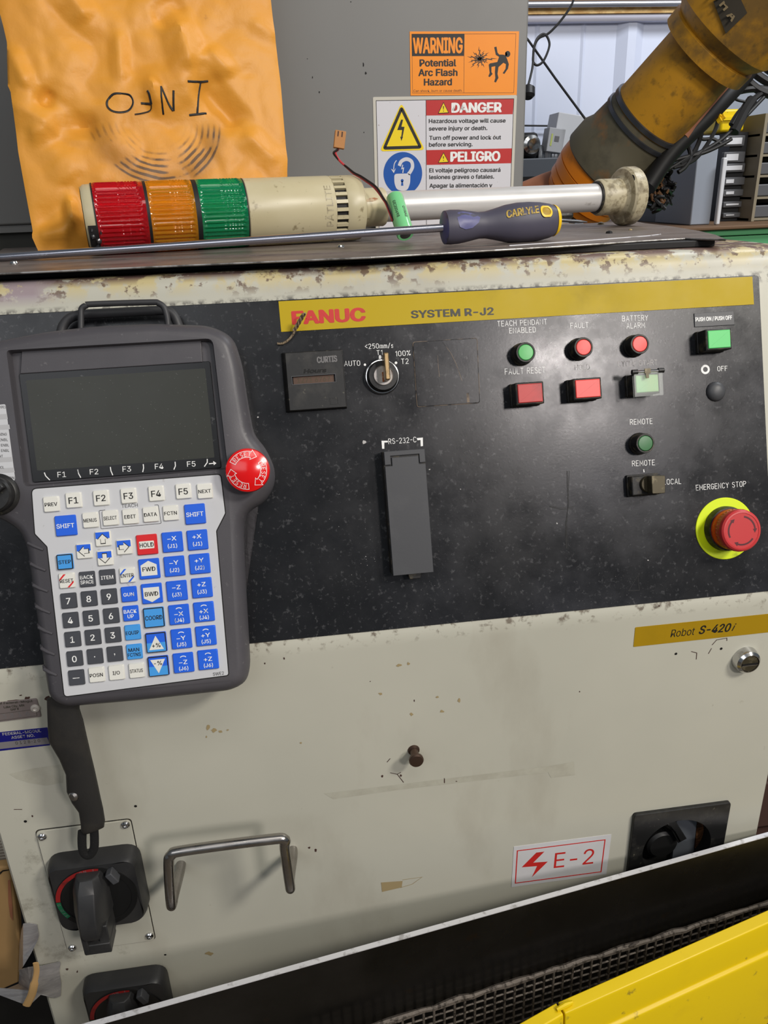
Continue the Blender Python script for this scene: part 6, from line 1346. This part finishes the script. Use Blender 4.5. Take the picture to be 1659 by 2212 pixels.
ob('bin_body', G().box(ROOMF, a.x, b_.x, 3.18, 3.4, zb_, b_.z), 'bin_yellow', yb2, bevel=.008); ob('bin_rib', G().box(ROOMF, a.x+.004, b_.x-.004, 3.172, 3.181, (zb_+b_.z)/2, (zb_+b_.z)/2+.012), 'bin_yellow', yb2)
sf = thing('tan_shelving', V(at_y(1650, 480, 3.1).x+.2, 3.2, zt2), 'tan steel shelving with grey bins at the right edge of the photo', 'shelving')
a = at_y(1628, 480, 3.1); b_ = at_y(1644, 245, 3.1); ob('upright', G().box(ROOMF, a.x, b_.x+.02, 3.1, 3.45, zt2+.001, b_.z), 'tan_steel', sf)
a = at_y(1640, 480, 3.1); ob('back_panel', G().box(ROOMF, b_.x+.02, b_.x+.7, 3.44, 3.46, zt2+.001, b_.z), 'tan_steel', sf)
for y in (255, 300, 345, 392, 438):
    ob('shelf', G().box(ROOMF, b_.x+.02, b_.x+.7, 3.12, 3.44, at_y(1650, y+38, 3.1).z, at_y(1650, y+33, 3.1).z), 'tan_steel', sf); ob('parts_bin', G().box(ROOMF, b_.x+.04, b_.x+.3, 3.13, 3.4, at_y(1650, y+32, 3.1).z, at_y(1650, y+6, 3.1).z), 'slot_grey', sf, bevel=.004)
stand('grey_carton', 1560, 150, 1650, 232, 3.5, .2, 'grey_paint', 'grey carton high behind the robot hoses', 'carton') if False else None
gc = at_y(1540, 236, 3.6); gd = at_y(1665, 150, 3.6)
ob('tool_chest', G().box(ROOMF, gc.x, gd.x+.4, 3.6, 3.85, zt2+.001, gd.z), 'grey_paint', label='pale grey tool chest behind the yellow storage bin', cat='tool chest', bevel=.006)
# left background: dark counter with boxes
YK = 3.3
ct_ = thing('counter', V(.8, 3.6, 0), 'dark counter against the white wall left of the robot arm', 'counter')
zc = at_y(1180, 341, YK).z
ob('counter_top', G().box(ROOMF, .4, 1.37, YK, 3.9, zc-.07, zc), 'grey_dark', ct_, bevel=.004); ob('counter_body', G().box(ROOMF, .42, 1.35, YK+.04, 3.88, 0, zc-.07), 'grey_paint', ct_)
gd_ = thing('grinder_motor', V(at_y(1148, 340, YK+.1).x, YK+.2, zc), 'black motor with a chrome shaft on the counter beside the enclosure', 'motor')
mc = at_y(1146, 313, YK+.06); a = at_y(1120, 340, YK+.06); b_ = at_y(1165, 285, YK+.06)
ob('motor_case', G().box(ROOMF, a.x, b_.x, YK+.06, YK+.26, zc+.001, b_.z), 'black_plastic', gd_, bevel=.016)
ob('chrome_shaft', G().lathe(V(mc.x, YK+.06, mc.z), (0, -1, 0), [(.035, 0), (.035, .02), (.022, .024), (.022, .05), (.004, .052)], 28), 'chrome', gd_)
def tilted(name, x0, y0, x1, y1, Y, T_, tilt_, m_, lab, cat, zlift=None):
    a = at_y(x0, y1, Y); b_ = at_y(x1, y0, Y); c_ = V((a.x+b_.x)/2, Y, (a.z+b_.z)/2); hw, hh = (b_.x-a.x)/2, (b_.z-a.z)/2
    f2 = Fr(c_, V(math.cos(tilt_), 0, math.sin(tilt_)), V(-math.sin(tilt_), 0, math.cos(tilt_))); o = ob(name, G().box(f2, -hw, hw, -hh, hh, -T_, 0), m_, label=lab, cat=cat, bevel=.003); return o, f2, hw, hh
o1, f2, hw, hh = tilted('carton', 1196, 246, 1272, 341, 3.46, .12, -.16, 'box_white', 'larger white carton leaning behind the small grey box on the counter', 'carton')
o1, f2, hw, hh = tilted('small_box', 1182, 276, 1220, 330, 3.38, .07, -.14, 'box_grey', 'small grey box with a lime label on the counter', 'box')
ob('lime_label', G().box(f2, -hw*.65, -hw*.45, -hh*.5, hh*.5, 0, .001), 'box_lime', o1); ob('printed_mark', G().box(f2, -hw*.2, hw*.35, -hh*.1, hh*.35, 0, .001), 'faint_print', o1)
g = G()
for k in range(14): x = random.uniform(1168, 1222); q = at_y(x, 334, YK+.1); g.lathe(V(q.x, YK+.1+random.uniform(0, .1), zc), (0, 0, 1), [(.018, 0), (.018, random.uniform(.02, .05)), (.005, .052)], 8)
ob('hardware_pile', g, 'steel', label='pile of small metal parts on the counter below the small box', cat='hardware', kind='stuff')
# cords
hc_ = thing('hanging_cord', at_y(1122, 210, 3.2), 'black electric cord with a loop and plug hanging beside the enclosure', 'cord')
ob('cable', G().tube(smooth([at_depth(x, y, 3.0) for x, y in ((1245, -30), (1236, 8), (1215, 40), (1196, 62), (1182, 74), (1165, 82), (1156, 96), (1152, 118), (1152, 134), (1160, 141), (1172, 134), (1182, 115), (1187, 95), (1181, 78), (1172, 74), (1160, 84), (1153, 105), (1151, 140), (1146, 165), (1141, 184))], 6), .0045, 8), 'hose_black', hc_)
ob('plug', G().lathe(at_depth(1141, 184, 3.0), DD*1.0, [(.01, 0), (.026, .012), (.026, .04), (.016, .05), (.002, .051)], 14), 'bin_black', hc_)
ob('guy_cable', G().tube([at_depth(1120, 62, 3.1), at_depth(1142, 88, 3.1), at_depth(1200, 170, 3.1), at_depth(1268, 262, 3.1), at_depth(1276, 270, 3.1)], .0045, 8), 'hose_black', label='straight black cable crossing the white wall diagonally', cat='cable')
ob('wall_cord', G().tube([at_y(1100, 271, YW-.04), at_y(1186, 272, YW-.04), at_y(1200, 275, YW-.04)], .004, 6), 'hose_black', label='thin cord running level along the white wall', cat='cord')
